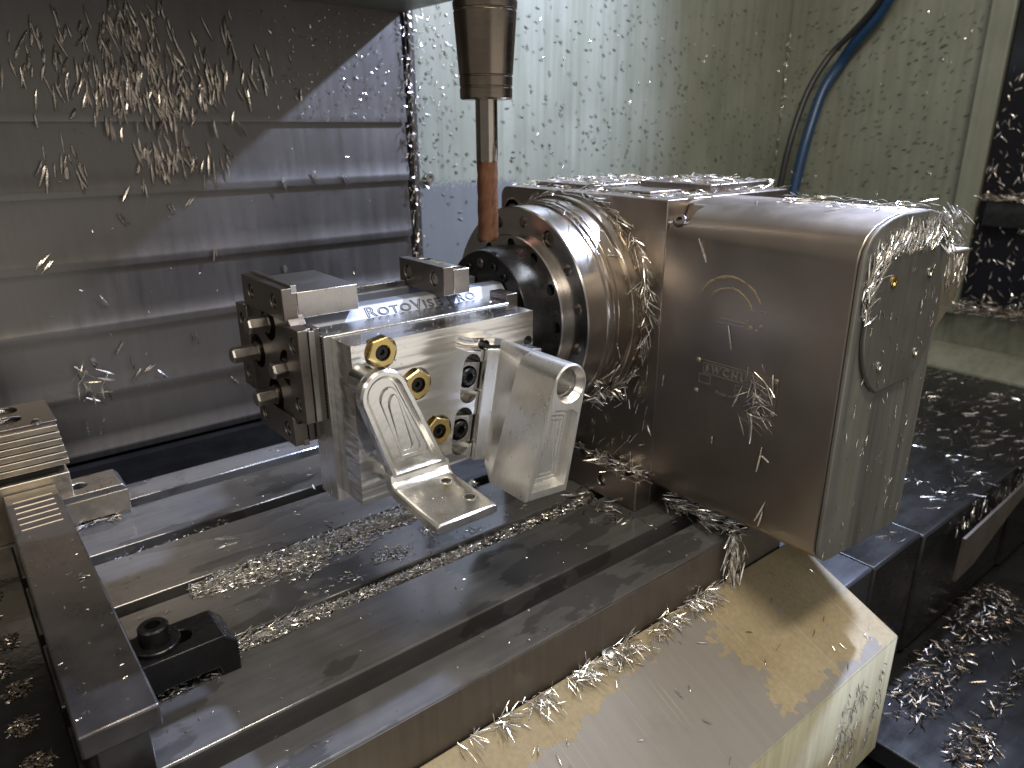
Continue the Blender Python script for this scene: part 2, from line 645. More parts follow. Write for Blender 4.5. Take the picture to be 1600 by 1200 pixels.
MB().box(1.606, 1.627, -0.30, 0.556, 0.040, 1.05).build("panel_sheet", 'dark_glass', win, 0.003)
MB().prism([(1.588, 0.20), (1.604, 0.20), (1.604, 0.245), (1.595, 0.245), (1.588, 0.225)], -0.30, 0.54, XZ()).build("panel_rail", 'black_sheet', win, 0.001)

# ledge that closes the way cover at the top
tl = MB().box(-0.9, 0.6106, 0.78, 1.02, 0.537, 0.60).build("upper_ledge", 'green_paint', None, 0.002)
tag(tl, "green sheet ledge above the steel way cover at the top", "ledge")

# stepped way cover
wc = thing("way_cover", (0.2, 1.0, -0.02), "brushed steel way cover of overlapping horizontal panels behind the table", "way cover")
ze = [0.537, 0.389, 0.306, 0.2226, 0.1442, 0.0616, -0.016]
for i in range(6):
    zt, zb = ze[i], ze[i + 1]
    h = zt - zb
    dz = 0.0045
    y_top, y_bot = 1.003, 0.9965
    pts = [(y_top, zt + dz - 0.0015), (y_top - 0.0018, zt - h * 0.30), (y_top - 0.0038, zt - h * 0.62), (y_bot + 0.0009, zt - h * 0.86), (y_bot + 0.0003, zb + 0.010),
           (y_bot - 0.0001, zb + 0.006), (y_bot - 0.0001, zb), (y_bot + 0.003, zb), (y_bot + 0.0035, zb + 0.006), (1.012, zb + 0.012), (1.014, zt + dz - 0.0015)]
    MB().prism(pts, -0.9, 0.604, YZ).build("panel", 'louver_steel', wc, smooth=40)
MB().box(-0.9, 0.6, 1.022, 1.04, -0.42, 0.53).build("backing", 'dark_recess', wc)
MB().box(-0.9, 0.60, 0.985, 1.010, -0.42, -0.022).build("lower_sheet", 'black_sheet', wc)

rail = thing("corner_rail", (0.615, 1.0, -0.1), "narrow dark rail in the corner between way cover and green wall", "rail")
MB().box(0.6065, 0.628, 1.006, 1.03, -0.42, 0.9).build("rail_channel", 'dark_recess', rail)
MB().box(0.6125, 0.6180, 0.996, 1.004, -0.42, 0.9).build("rail_strip", 'vise_dark_steel', rail, 0.0015)

# ------------------------------------------------------------------ machine table
tb = thing("machine_table", (0.15, 0.6, -0.1), "ground steel machine table with long parallel T-slots", "machine table")
ys = [(0.355, 0.394), (0.414, 0.492), (0.5135, 0.598), (0.6145, 0.696), (0.7155, 0.7945), (0.8155, 0.8555)]
for i, (a, b) in enumerate(ys):
    MB().box(-0.45, 0.655, a, b, -0.052, 0.0).build("table_slat", 'table_steel', tb, 0.0014, 1)
for i in range(5):
    MB().box(-0.45, 0.655, ys[i][1] + 0.0003, ys[i + 1][0] - 0.0003, -0.050, -0.034 if i else -0.030).build("slot_floor", 'slot_steel', tb)
MB().box(-0.45, 0.655, 0.3553, 0.855, -0.13, -0.053).build("table_base", 'table_side', tb)
MB().box(-0.45, 0.655, 0.3536, 0.3547, -0.12, -0.0016).build("front_face", 'table_side', tb)

# ------------------------------------------------------------------ front cover
cv = thing("front_cover", (0.3, 0.3, -0.3), "worn beige sheet cover sloping down in front of the table", "cover")
MB().prism([(0.352, -0.0464), (0.2302, -0.1012), (0.2300, -0.1025), (0.230, -0.245), (0.352, -0.245)], -0.45, 0.680, YZ).build("cover_sheet", 'worn_beige_paint', cv, 0.0022, 3)
sc = MB().lathe([(0, 0.0085), (0.0012, 0.0088), (0.0018, 0.0062), (0.0035, 0.0056), (0.0048, 0.0035)], (0.388, 0.3475, -0.0482), (0, -0.41, 0.91), 24).build("cover_screw", 'plain_steel', cv)

# ------------------------------------------------------------------ telescopic cover to the right of the table
tc = thing("telescopic_cover", (1.0, 0.45, -0.3), "black telescopic way cover strewn with chips right of the table", "way cover")
for k, (x0, x1, dz, yf) in enumerate(((0.6815, 0.742, 0.000, 0.289), (0.742, 0.86, -0.001, 0.287), (0.86, 1.17, -0.004, 0.284), (1.17, 1.60, -0.008, 0.280))):
    MB().box(x0, x1 - 0.0006, yf, 0.70, -0.25, -0.078 + dz).build("cover_section", 'bluish_sheet' if k == 0 else 'black_sheet', tc, 0.003)  # first section coloured bluish in place of cool light on the black sheet
MB().prism([(0.9256, -0.162), (0.982, -0.159), (1.103, -0.1190), (1.22, -0.090), (1.20, -0.084), (0.930, -0.1025)], 0.262, 0.2655, XZ()).build("side_flap", 'table_side', tc)

tray = thing("chip_tray", (1.1, -0.1, -0.42), "dark grey chip tray at the lower right of the enclosure", "tray")
MB().prism([(0.30, -0.285), (0.30, -0.30), (-0.60, -0.30), (-0.60, -0.285)], 0.72, 2.3, YZ).build("tray_sheet", 'bluish_sheet', tray, 0.002)
MB().prism([(0.36, -0.255), (0.36, -0.275), (0.12, -0.275), (0.12, -0.255)], 0.70, 2.3, YZ).build("tray_step", 'black_sheet', tray, 0.002)
MB().box(0.90, 2.3, 0.02, 0.035, -0.285, -0.235).build("tray_lip", 'black_sheet', tray, 0.002)
lowp = MB().box(-0.45, 0.72, -0.6, 0.30, -0.33, -0.31).build("lower_guard", 'bluish_sheet', None, 0.002)
tag(lowp, "grey sheet guard under the beige front cover", "guard")

# ------------------------------------------------------------------ rotary indexer
ro = thing("rotary_indexer", (0.62, 0.5, 0.0), "large grey steel rotary indexer with round faceplate on the table", "rotary indexer")
YC, ZC = 0.5735, 0.2005
body = [(0.4475, 0.0), (0.698, 0.0), (0.698, 0.3045)] + arc(0.686, 0.3045, 0.012, 0, 90, 6)[1:] + [(0.4475, 0.3165)]
MB().prism(body, 0.5467, 0.745, YZ).build("body", 'rotary_steel', ro, 0.0012)
# bolts of the body face
for y, z in ((0.676, 0.288), (0.668, 0.060)):
    b_ = MB().lathe([(0, 0.0165), (0.0006, 0.0165), (0.0008, 0.0145), (-0.004, 0.0135)], (0.5467, y, z), (-1, 0, 0), 28).build("bolt_recess", 'turned_bronze', ro)
    socket_screw((0.550, y, z), (-1, 0, 0), 0.0095, 0.005, 0.005, 0.004).build("bolt", 'vise_dark_steel', b_)
# foot bar
ft = MB().box(0.5235, 0.5465, 0.447, 0.70, 0.0005, 0.034).build("foot_bar", 'rotary_steel', ro, 0.001)
cut(ft, [MB().box(0.529, 0.5475, 0.462, 0.695, 0.026, 0.05), MB().lathe([(-0.001, 0.006), (0.006, 0.006)], (0.5235, 0.496, 0.018), (1, 0, 0), 24)])
socket_screw((0.530, 0.496, 0.018), (-1, 0, 0), 0.0045, 0.003, 0.0024, 0.002).build("foot_screw", 'plain_steel', ft)
# top plates
MB().box(0.578, 0.72, 0.575, 0.672, 0.3166, 0.3215).build("top_plate", 'rotary_steel', ro, 0.001)
MB().box(0.640, 0.74, 0.470, 0.566, 0.3166, 0.3245).build("top_plate", 'rotary_steel', ro, 0.001)
MB().box(0.582, 0.632, 0.500, 0.566, 0.3166, 0.3190).build("top_plate", 'rotary_steel', ro, 0.001)
# motor housing
prof = [(0.700, 0.024), (0.700, 0.268)] + [(0.697, 0.287), (0.688, 0.3015), (0.672, 0.3115), (0.650, 0.3158), (0.600, 0.3158), (0.584, 0.3135), (0.566, 0.3085), (0.555, 0.302), (0.548, 0.2925), (0.5452, 0.281)] + \
       [(0.545, 0.043), (0.546, 0.033), (0.550, 0.026), (0.558, 0.0205)] + [(0.570, 0.0185), (0.688, 0.0100), (0.696, 0.014)]
mh = MB().prism(prof, 0.2625, 0.4472, XZ()).build("motor_housing", 'cover_steel', ro, 0.0015, smooth=50)
cut(mh, [MB().prism([(0.53, 0.2965), (0.570, 0.2965), (0.585, 0.33), (0.53, 0.33)], 0.428, 0.46, XZ())], 0.0015, 50)
socket_screw((0.553, 0.4375, 0.2966), (-0.5, -0.2, 0.6), 0.0062, 0.005, 0.003, 0.003).build("housing_screw", 'vise_dark_steel', mh)
ep = MB().prism(prof, 0.2585, 0.2623, XZ()).build("end_plate", 'grey_green_streaked', ro, 0.0012, smooth=50)
cx, cz, cr, ch = 0.624, 0.229, 0.0665, 0.0585
a = math.degrees(math.asin(ch / cr))
rc_pts = [(cx + x_, cz + z_) for x_, z_ in arc(0, 0, cr, -a, a, 16) + arc(0, 0, cr, 180 - a, 180 + a, 16)]
rc = MB().prism(rc_pts, 0.2545, 0.2584, XZ()).build("round_lid", 'lid_grey', ro, 0.0012, smooth=40)
for x in (0.5915, 0.6570):
    for z in (0.264, 0.194):
        socket_screw((x, 0.2545, z), (0, -1, 0), 0.0050, 0.0012, 0.0028, 0.0009).build("lid_screw", 'brass' if (x < .6 and z > .2) else 'plain_steel', rc)
MB().prism([(0.701, 0.262), (0.868, 0.258), (0.864, 0.225), (0.852, 0.205), (0.800, 0.166), (0.701, 0.160)], 0.300, 0.375, XZ()).build("connector_box", 'pale_steel', ro, 0.002)
# nameplate
nm_y0, nm_y1, nz0, nz1 = 0.3145, 0.3985, 0.1435, 0.1765
XF = 0.5450
npl = MB().box(XF - 0.0009, XF - 0.0001, nm_y0, nm_y1, nz0, nz1).build("nameplate", 'cover_steel', ro, 0.0002)
for y, z in ((0.3975, 0.1750), (0.3975, 0.1450), (0.3165, 0.1750), (0.3165, 0.1450)):
    MB().lathe([(0, 0.0026), (0.0008, 0.0024), (0.0014, 0.0014)], (XF - 0.0009, y, z), (-1, 0, 0), 16).build("rivet", 'pale_steel', npl)
XT = XF - 0.00095


def strips(lines, w, mat, name, parent):
    mb = MB()
    for (y0, z0, y1, z1) in lines:
        d = Vector((0, y1 - y0, z1 - z0)).normalized()
        n_ = Vector((0, -d.z, d.y)) * (w / 2)
        p, q = Vector((XT, y0, z0)), Vector((XT, y1, z1))
        o = Vector((-0.00018, 0, 0))
        mb.ring([[p - n_, p + n_, p + n_ + o, p - n_ + o], [q - n_, q + n_, q + n_ + o, q - n_ + o]])
    return mb.build(name, mat, parent, smooth=0)


def frame(y0, y1, z0, z1):
    return [(y0, z0, y1, z0), (y0, z1, y1, z1), (y0, z0, y0, z1), (y1, z0, y1, z1)]


strips(frame(0.322, 0.3915, 0.1645, 0.1742), 0.00035, 'etched', "etched_frame", npl)
strips(frame(0.383, 0.3955, 0.1545, 0.1625), 0.0003, 'etched', "etched_frame", npl)
strips(frame(0.338, 0.356, 0.1525, 0.1615) + [(0.338, 0.157, 0.356, 0.157)], 0.0003, 'etched', "etched_frame", npl)


def text_mesh(body, size, matrix, mat, name, parent, fill=True, depth=0.0002, small=False, spacing=1.0, off=0.0):
    cu = bpy.data.curves.new("lettering", 'FONT')
    cu.body = body
    cu.size = size
    cu.space_character = spacing
    cu.resolution_u = 3
    if small:
        cu.small_caps_scale = 0.80
        for i in range(len(body)):
            cu.body_format[i].use_small_caps = True
    if fill:
        cu.extrude = depth
        cu.offset = off
    else:
        cu.fill_mode = 'NONE'
        cu.bevel_depth = depth
        cu.bevel_resolution = 1
    t = bpy.data.objects.new("lettering_source", cu)
    COL.objects.link(t)
    dg = bpy.context.evaluated_depsgraph_get()
    dg.update()
    me = bpy.data.meshes.new_from_object(t.evaluated_get(dg))
    bpy.data.objects.remove(t)
    bpy.data.curves.remove(cu)
    me.transform(matrix)
    me.materials.clear()
    me.materials.append(MATS[mat])
    me.name = name
    ob = bpy.data.objects.new(name, me)
    COL.objects.link(ob)
    attach(ob, parent)
    return ob


# nameplate lettering reads along -Y on the face that looks towards -X
mt = Matrix(((0, 0, -1, XT), (-1, 0, 0, 0.3895), (0, 1, 0, 0.1662), (0, 0, 0, 1)))
text_mesh("SWCHU", 0.0098, mt, 'etched', "lettering", npl, False, 0.00013, spacing=1.45)
mt = Matrix(((0, 0, -1, XT), (-1, 0, 0, 0.3760), (0, 1, 0, 0.1475), (0, 0, 0, 1)))
text_mesh("Made in", 0.0046, mt, 'etched', "lettering", npl, True, 0.0001, spacing=1.2)
# residue of a removed round emblem
for k, (r0, w0, segs_) in enumerate(((0.0345, 0.0028, ((28, 62), (66, 118), (121, 152))), (0.0245, 0.0026, ((24, 88), (92, 139))))):
    for a0, a1 in segs_:
        mb = MB()
        loops = []
        n = 14
        for i in range(n + 1):
            t = R(a0 + (a1 - a0) * i / n)
            ww = w0 * rng.uniform(0.55, 1.15) * (0.5 if i in (0, n) else 1)
            jr = rng.uniform(-0.0005, 0.0005)
            c0 = Vector((XF, 0.371 - (r0 + jr) * math.cos(t), 0.222 + (r0 + jr) * math.sin(t)))
            e = Vector((0, -math.cos(t), math.sin(t))) * ww / 2
            o = Vector((-0.0003, 0, 0))
            loops.append([c0 - e, c0 + e, c0 + e * 0.7 + o, c0 - e * 0.7 + o])
        mb.ring(loops)
        mb.build("glue_residue", 'glue', mh, smooth=0)
for (y0, y1, z, w, mt_) in ((0.383, 0.355, 0.2145, 0.0012, 'blue_ink'), (0.352, 0.347, 0.2135, 0.0016, 'blue_ink'), (0.378, 0.352, 0.2185, 0.0006, 'glue'), (0.349, 0.343, 0.231, 0.0009, 'blue_ink'), (0.340, 0.334, 0.232, 0.0008, 'blue_ink')):
    mb = MB()
    n = 10
    loops = []
    for i in range(n + 1):
        y = y0 + (y1 - y0) * i / n
        zz = z + rng.uniform(-0.0004, 0.0004)
        q = w * rng.uniform(0.4, 1.1) / 2
        loops.append([(XF, y, zz - q), (XF, y, zz + q), (XF - 0.0002, y, zz + q * 0.6), (XF - 0.0002, y, zz - q * 0.6)])
    mb.ring(loops)
    mb.build("glue_residue", mt_, mh, smooth=0)
for y, z, r_ in ((0.3475, 0.2155, 0.0022), (0.3415, 0.214, 0.0014), (0.3375, 0.2185, 0.0016), (0.351, 0.221, 0.0012)):
    MB().lathe([(0, r_), (0.0003, r_ * 0.7)], (XF, y, z), (-1, 0, 0), 7).build("glue_residue", 'glue', mh, smooth=0)

# faceplate stack (turned about the X axis)
fp = MB().lathe([(0, 0.1140), (0.010, 0.1145), (0.0105, 0.1120), (0.0180, 0.1120), (0.0185, 0.1135), (0.0245, 0.1135), (0.0252, 0.1125)], (0.5467, YC, ZC), (-1, 0, 0), 128).build("rear_ring", 'turned_bronze', ro, smooth=30)
MB().lathe([(0, 0.1105), (0.016, 0.1105), (0.0163, 0.1095), (0.0215, 0.1095), (0.0218, 0.1085)], (0.5215, YC, ZC), (-1, 0, 0), 128).build("middle_ring", 'turned_bronze', ro, smooth=30)
fl = MB().lathe([(0, 0.1075), (0.0045, 0.1078), (0.0050, 0.1060), (0.0300, 0.1060), (0.0312, 0.1048), (0.0312, 0.0500)], (0.4995, YC, ZC), (-1, 0, 0), 128).build("faceplate", 'turned_steel', ro, smooth=30)
cutters, screws = [], []
for k in range(15):
    t = R(0.7 + 24 * k)
    big = k in (1, 5, 9, 13)
    c = (0.468, YC + 0.0925 * math.cos(t), ZC + 0.0925 * math.sin(t))
    cutters.append(MB().lathe([(-0.0105, 0.0082 if big else 0.0056), (0.003, 0.0082 if big else 0.0056)], c, (-1, 0, 0), 20))
    if big:
        screws.append(c)
cut(fl, cutters, smooth=30)
for c in screws:
    socket_screw((0.4760, c[1], c[2]), (-1, 0, 0), 0.0074, 0.005, 0.004, 0.003).build("faceplate_screw", 'vise_dark_steel', fl)
sr = MB().lathe([(0, 0.0795), (0.0080, 0.0795), (0.0092, 0.0783), (0.0092, 0.0600)], (0.4690, YC, ZC), (-1, 0, 0), 96).build("inner_ring", 'turned_steel', ro, smooth=30)
cc_ = [(0.4598, YC + 0.0708 * math.cos(R(t)), ZC + 0.0708 * math.sin(R(t))) for t in (31.5, 61.5, 91.5, 121.5, 151.5, 181.5, 211.5)]
cut(sr, [MB().lathe([(-0.006, 0.0056), (0.002, 0.0056)], c, (-1, 0, 0), 20) for c in cc_], smooth=30)
for c in cc_:
    socket_screw((0.4650, c[1], c[2]), (-1, 0, 0), 0.005, 0.003, 0.0026, 0.002).build("ring_screw", 'black_oxide', sr)
hb = MB().lathe([(0, 0.0700), (0.020, 0.0690), (0.0320, 0.0665), (0.0330, 0.0655), (0.0330, 0.0200)], (0.4605, YC, ZC), (-1, 0, 0), 96).build("hub_plate", 'black_oxide', ro, smooth=30)
for t in (62, 84, 106, 124):
    c = (0.4272, YC + 0.0545 * math.cos(R(t)), ZC + 0.0545 * math.sin(R(t)))
    socket_screw(c, (-1, 0, 0), 0.0048, 0.0015, 0.0026, 0.0012).build("hub_screw", 'black_oxide' if t != 84 else 'vise_dark_steel', hb)

# ------------------------------------------------------------------ four-sided vise on the faceplate
rv = thing("rotary_vise", (0.31, YC, 0.13), "four-sided steel workholding vise bolted to the indexer faceplate", "vise")
p_, q_ = 0.029, 0.0400
octo = [(q_, -p_), (q_, p_), (p_, q_), (-p_, q_), (-q_, p_), (-q_, -p_), (-p_, -q_), (p_, -q_)]
bd = MB().prism([(YC + y, ZC + z) for y, z in octo], 0.2205, 0.4265, YZ).build("vise_body", 'body_aluminium', rv, 0.0012)
cut(bd, [MB().box(0.262, 0.43, YC - 0.014, YC + 0.014, ZC + 0.030, ZC + 0.06)])
# end plate with pockets round the four spindles
endp = MB().prism([(YC + y * 1.22, ZC + z * 1.22) for y, z in octo], 0.2075, 0.2200, YZ).build("end_plate", 'vise_dark_steel', rv, 0.001)
sp_off = [(0, 0.031), (0.031, 0), (-0.031, 0), (0, -0.031)]
cutters = []
for dy, dz in sp_off:
    cutters.append(MB().lathe([(-0.002, 0.0148), (0.0095, 0.0148)], (0.2075, YC + dy, ZC + dz), (1, 0, 0), 28))
    cutters.append(MB().box(0.204, 0.2165, YC + dy * 1.45 - 0.0042, YC + dy * 1.45 + 0.0042, ZC + dz * 1.45 - 0.0042, ZC + dz * 1.45 + 0.0042))
cut(endp, cutters)
for (dy, dz), tip in zip(sp_off, (0.1895, 0.1840, 0.1940, 0.1895)):
    s_ = MB().lathe([(tip - 0.216, 0.0062), (tip - 0.214, 0.0072), (-0.004, 0.0072)], (0.216, YC + dy, ZC + dz), (1, 0, 0), 6, R(20)).build("hex_spindle", 'vise_steel', rv, 0.0005, smooth=20)
    MB().lathe([(-0.010, 0.0085), (0, 0.0085)], (0.216, YC + dy, ZC + dz), (1, 0, 0), 24).build("collar", 'vise_dark_steel', s_)


def side_frame(k):
    """k = 0 top, 1 front, 2 bottom, 3 back: (along X, across, out) -> world"""
    ang = [0, 90, 180, 270][k]
    ca, sa = math.cos(R(ang)), math.sin(R(ang))

    def fn(x, t, o):
        # top: t -> +Y, o -> +Z ; rotated about X
        y, z = t, o
        return (x, YC + y * ca - z * sa, ZC + y * sa + z * ca)
    return fn


def fbox(fn, x0, x1, t0, t1, o0, o1):
    mb = MB().box(x0, x1, t0, t1, o0, o1)
    mb.v = [fn(*v) for v in mb.v]
    return mb


for k in range(4):
    fn = side_frame(k)
    w = 0.0425 if k == 0 else 0.0375
    o0 = 0.0403
    # end jaw
    gj = fbox(fn, 0.2045, 0.2165, -w, w, o0, 0.0655).build("jaw_plate", 'vise_dark_steel', rv, 0.0007)
    cut(gj, [MB().lathe([(-0.002, 0.0062), (0.006, 0.0062)], fn(0.2045, t, 0.0535), (1, 0, 0), 20) for t in (-0.024, 0.024)]
        + [fbox(fn, 0.2125, 0.23, -0.05, 0.05, 0.0618, 0.08)])
    for t in (-0.024, 0.024):
        socket_screw(fn(0.2100, t, 0.0535), (-1, 0, 0), 0.0056, 0.004, 0.0030, 0.003).build("jaw_screw", 'plain_steel', gj)
    fbox(fn, 0.2126, 0.2172, -w + 0.001, w - 0.001, 0.0619, 0.0672).build("jaw_grip", 'vise_steel', rv, 0.0004)
    if k == 0:
        fbox(fn, 0.2171, 0.2690, -w + 0.002, w - 0.002, o0, 0.0612).build("jaw_block", 'vise_steel', rv, 0.0007)
        j2 = fbox(fn, 0.3490, 0.3595, -0.046, 0.029, o0, 0.0655).build("jaw_plate", 'vise_dark_steel', rv, 0.0007)
        cut(j2, [MB().lathe([(-0.002, 0.0062), (0.006, 0.0062)], fn(0.3490, t, 0.0535), (1, 0, 0), 20) for t in (-0.030, 0.014)])
        for t in (-0.030, 0.014):
            socket_screw(fn(0.3545, t, 0.0535), (-1, 0, 0), 0.0056, 0.004, 0.0030, 0.003).build("jaw_screw", 'plain_steel', j2)
        j3 = fbox(fn, 0.3596, 0.3765, -0.046, 0.027, o0, 0.0625).build("jaw_block", 'vise_steel', rv, 0.0007)
        cut(j3, [MB().lathe([(-0.01, 0.006), (0.01, 0.006)], fn(0.370, t, 0.0625), (0, 0, 1), 24) for t in (-0.036, 0.018)])
        fbox(fn, 0.3640, 0.3720, -0.012, 0.006, 0.0626, 0.0630).build("yellow_mark", 'brass', j3)
        fbox(fn, 0.270, 0.3485, 0.018, 0.030, o0, 0.0455).build("slide_rail", 'vise_steel', rv, 0.0005)
    elif k == 1:
        fbox(fn, 0.2171, 0.2222, -w, w, o0, 0.0655).build("jaw_block", 'vise_dark_steel', rv, 0.0005)
        mb = MB()
        for i in range(26):
            t = -w + 0.002 + i * (2 * w - 0.004) / 25
            b_ = fbox(fn, 0.22195, 0.2226, t - 0.0006, t + 0.0006, 0.050, 0.0657)
            mb.add(b_.v, b_.f)
        mb.build("serration", 'black_oxide', rv, smooth=0)
        fbox(fn, 0.4030, 0.4160, -w, w, o0, 0.0655).build("jaw_block", 'vise_dark_steel', rv, 0.0005)
    else:
        fbox(fn, 0.2171, 0.262, -w, w, o0, 0.0640).build("jaw_block", 'vise_dark_steel', rv, 0.0007)

# lettering on the sloping flank: local x -> +X, local y -> up the slope, normal outwards
nrm = Vector((0, -1, 1)).normalized()
ydir = Vector((0, 1, 1)).normalized()
pm = Vector((0.277, YC - (p_ + q_) / 2, ZC + (p_ + q_) / 2)) - ydir * 0.0046 + nrm * 0.00005
mt = Matrix(((1, 0, 0, pm.x), (0, ydir.y, nrm.y, pm.y), (0, ydir.z, nrm.z, pm.z), (0, 0, 0, 1)))
lm = mt @ Matrix.Diagonal((1.34, 1.08, 1, 1))
text_mesh("RotoVise Pro", 0.0128, lm, 'engraved', "lettering", rv, False, 0.00030, small=True, spacing=1.12)

# ------------------------------------------------------------------ aluminium fixture plate
fx = thing("fixture_plate", (0.31, 0.5, 0.10), "milled aluminium fixture plate gripped on the vise front", "fixture plate")
TH = R(10.5)
X0, Z0 = 0.332, 0.111


def loc(u, v):
    return (X0 + u * math.cos(TH) + v * math.sin(TH), Z0 - u * math.sin(TH) + v * math.cos(TH))


sb, stp = loc(-0.0006, 0.0), loc(-0.0006, 0.1000)
outline = [(0.228, 0.1012), (0.2955, 0.1012), (0.2985, 0.1035)] + [(0.300, 0.1075), (0.3035, 0.1105)] + [(0.326, 0.1110), sb, stp, (0.402, 0.2000), (0.402, 0.2306), (0.228, 0.2306)]
pl = MB().prism(outline, 0.470, 0.5030, XZ()).build("plate", 'milled_plate', fx, 0.0006)
CB = []
for c, r_ in (((0.3500, 0.2090), 0.0046), ((0.3965, 0.2045), 0.0046)):
    CB.append(MB().lathe([(-0.01, r_), (0.06, r_)], (c[0], 0.47, c[1]), (0, 1, 0), 28))
BR = [(0.2523, 0.2221), (0.2814, 0.1902), (0.2992, 0.1461)]
for c in BR:
    CB.append(MB().lathe([(-0.01, 0.0138), (0.0055, 0.0138)], (c[0], 0.47, c[1]), (0, 1, 0), 40))
# end-mill run-out groove beside the relief hole
CB.append(MB().tube([(0.322, 0.4660, 0.2175), (0.334, 0.4675, 0.2125), (0.348, 0.4680, 0.2100)], 0.0062, 20))
SL = [(-0.0112, 0.0722), (-0.0132, 0.0262)]
for u, v in SL:
    w = 0.0088
    pts = [loc(*q) for q in arc(u, v + 0.0115, w, 0, 180, 12) + arc(u, v - 0.0135, w, 180, 360, 12)]
    CB.append(MB().prism(pts, 0.455, 0.486, XZ()))
    pts = [loc(*q) for q in ((u - 0.004, v - 0.0125), (0.002, v - 0.0125), (0.002, v + 0.0135), (u - 0.004, v + 0.0135))]
    CB.append(MB().prism(pts, 0.455, 0.4858, XZ()))
cut(pl, CB, 0.0004)
MB().box(0.2226, 0.4015, 0.5032, 0.5334, 0.0925, 0.2318).build("back_plate", 'milled_side', fx, 0.0005)
for i, c in enumerate(BR):
    hx = MB()
    h0 = MB().lathe([(0, 0.0122), (0.0075, 0.0122), (0.0085, 0.0112), (0.0085, 0.0070), (0.0035, 0.0066)], (c[0], 0.4752, c[1]), (0, -1, 0), 6, R(8 + 14 * i), True, True)
    # hexagon outside, round bore inside
    seg = 36
    hx = MB()
    rot = R(10 + 14 * i)

    def lp(rr, y, hexa):
        o = []
        for k in range(seg):
            t = 2 * math.pi * k / seg
            kk = rr
            if hexa:
                qq = ((t) % (math.pi / 3)) - math.pi / 6
                kk = rr * math.cos(math.pi / 6) / math.cos(qq)
            o.append((c[0] + kk * math.cos(t + rot), y, c[1] + kk * math.sin(t + rot)))
        return o
    hx.ring([lp(0.0126, 0.4754, True), lp(0.0126, 0.4672, True), lp(0.0117, 0.4664, True), lp(0.0064, 0.4664, False), lp(0.0062, 0.4710, False)])
    hb_ = hx.build("brass_clamp", 'brass', fx, smooth=20)
    socket_screw((c[0], 0.4708, c[1]), (0, -1, 0), 0.0056, 0.0025, 0.0026, 0.0022).build("clamp_screw", 'black_oxide', hb_)
for u, v in SL:
    pts = [loc(*q) for q in ((u - 0.0080, v - 0.0115), (-0.0014, v - 0.0115), (-0.0014, v + 0.0125), (u - 0.0080, v + 0.0125))]
    wb = MB().prism(pts, 0.4725, 0.4855, XZ()).build("wedge_clamp", 'vise_steel', fx, 0.0004)
    x, z = loc(u - 0.0012, v)
    cut(wb, [MB().lathe([(-0.002, 0.0096), (0.008, 0.0096)], (x, 0.4725, z), (0, 1, 0), 28)], 0.0003)
    x, z = loc(u - 0.0002, v)
    MB().lathe([(0, 0.0094), (0.0008, 0.0094)], (loc(u - 0.0012, v)[0], 0.4803, loc(u - 0.0012, v)[1]), (0, -1, 0), 28).build("clamp_recess", 'dark_recess', wb)
    socket_screw((x, 0.4795, z), (0, -1, 0), 0.0076, 0.0085, 0.0040, 0.004).build("cap_screw", 'black_oxide', wb)

# ------------------------------------------------------------------ aluminium block with eye
bk = thing("machined_block", (0.35, 0.45, 0.11), "bright aluminium wedge-shaped block with a round eye at its top corner", "machined part")
base = [loc(u, v) for u, v in ((0, -0.001), (0.060, -0.001), (0.060, 0.0975), (0.0, 0.0975))]
MB().prism(base, 0.4655, 0.5025, XZ()).build("base_flange", 'milled_side', bk, 0.0006)
ec, er = (0.0163, 0.0884), 0.0166
lt = math.degrees(math.atan2(0.0124, 0.092))
bprof = [(-0.0124, -0.004), (0.0303, 0.0005)] + arc(ec[0], ec[1], er, -2, 180 - 8, 22)
bl_world = [loc(*q) for q in bprof]
# body: swept from the flange to the front, front face carries a milled pocket
bb = MB()
in1 = inset(bprof, 0.0028)


def L3(pts, y):
    return [(loc(*q)[0], y, loc(*q)[1]) for q in pts]


def grow(pts, d):
    return inset(pts, -d)


def mixp(k):
    return [(u + (max(u, 0.0125) - u) * k, v) for u, v in bprof]


body_loops = [L3(mixp(1.0), 0.4656), L3(bprof, 0.4260), L3(bprof, 0.3815), L3(inset(bprof, 0.0010), 0.3805)]
bb.ring(body_loops)
bo = bb.build("block_body", 'milled_block', bk, smooth=14)
# pocket below the eye
pk = [(-0.0076, 0.0030), (0.0265, 0.0064), (0.0288, 0.0660), (0.0215, 0.0690), (0.0060, 0.0690), (0.0008, 0.0660)]
eye = loc(*ec)
cut(bo, [MB().prism([loc(*q) for q in pk], 0.37, 0.3880, XZ()),
         MB().lathe([(-0.01, 0.0158), (0.0005, 0.0148), (0.0060, 0.0112), (0.030, 0.0112)], (eye[0], 0.3805, eye[1]), (0, 1, 0), 48)], smooth=16)
for d_ in (0.0030, 0.0064, 0.0098):
    a_ = inset(pk, d_)
    b_ = inset(pk, d_ + 0.0007)
    c_ = inset(pk, d_ + 0.0014)
    MB().ring([L3(a_, 0.38802), L3(b_, 0.38745), L3(c_, 0.38802)], False, False).build("tool_mark", 'milled_pocket', bo, smooth=20)
MB().lathe([(0, 0.0111), (0.003, 0.0111), (0.003, 0.0105), (0.020, 0.0105)], (eye[0], 0.3875, eye[1]), (0, 1, 0), 40, 0, False, True).build("eye_bore", 'milled_pocket', bo, smooth=30)

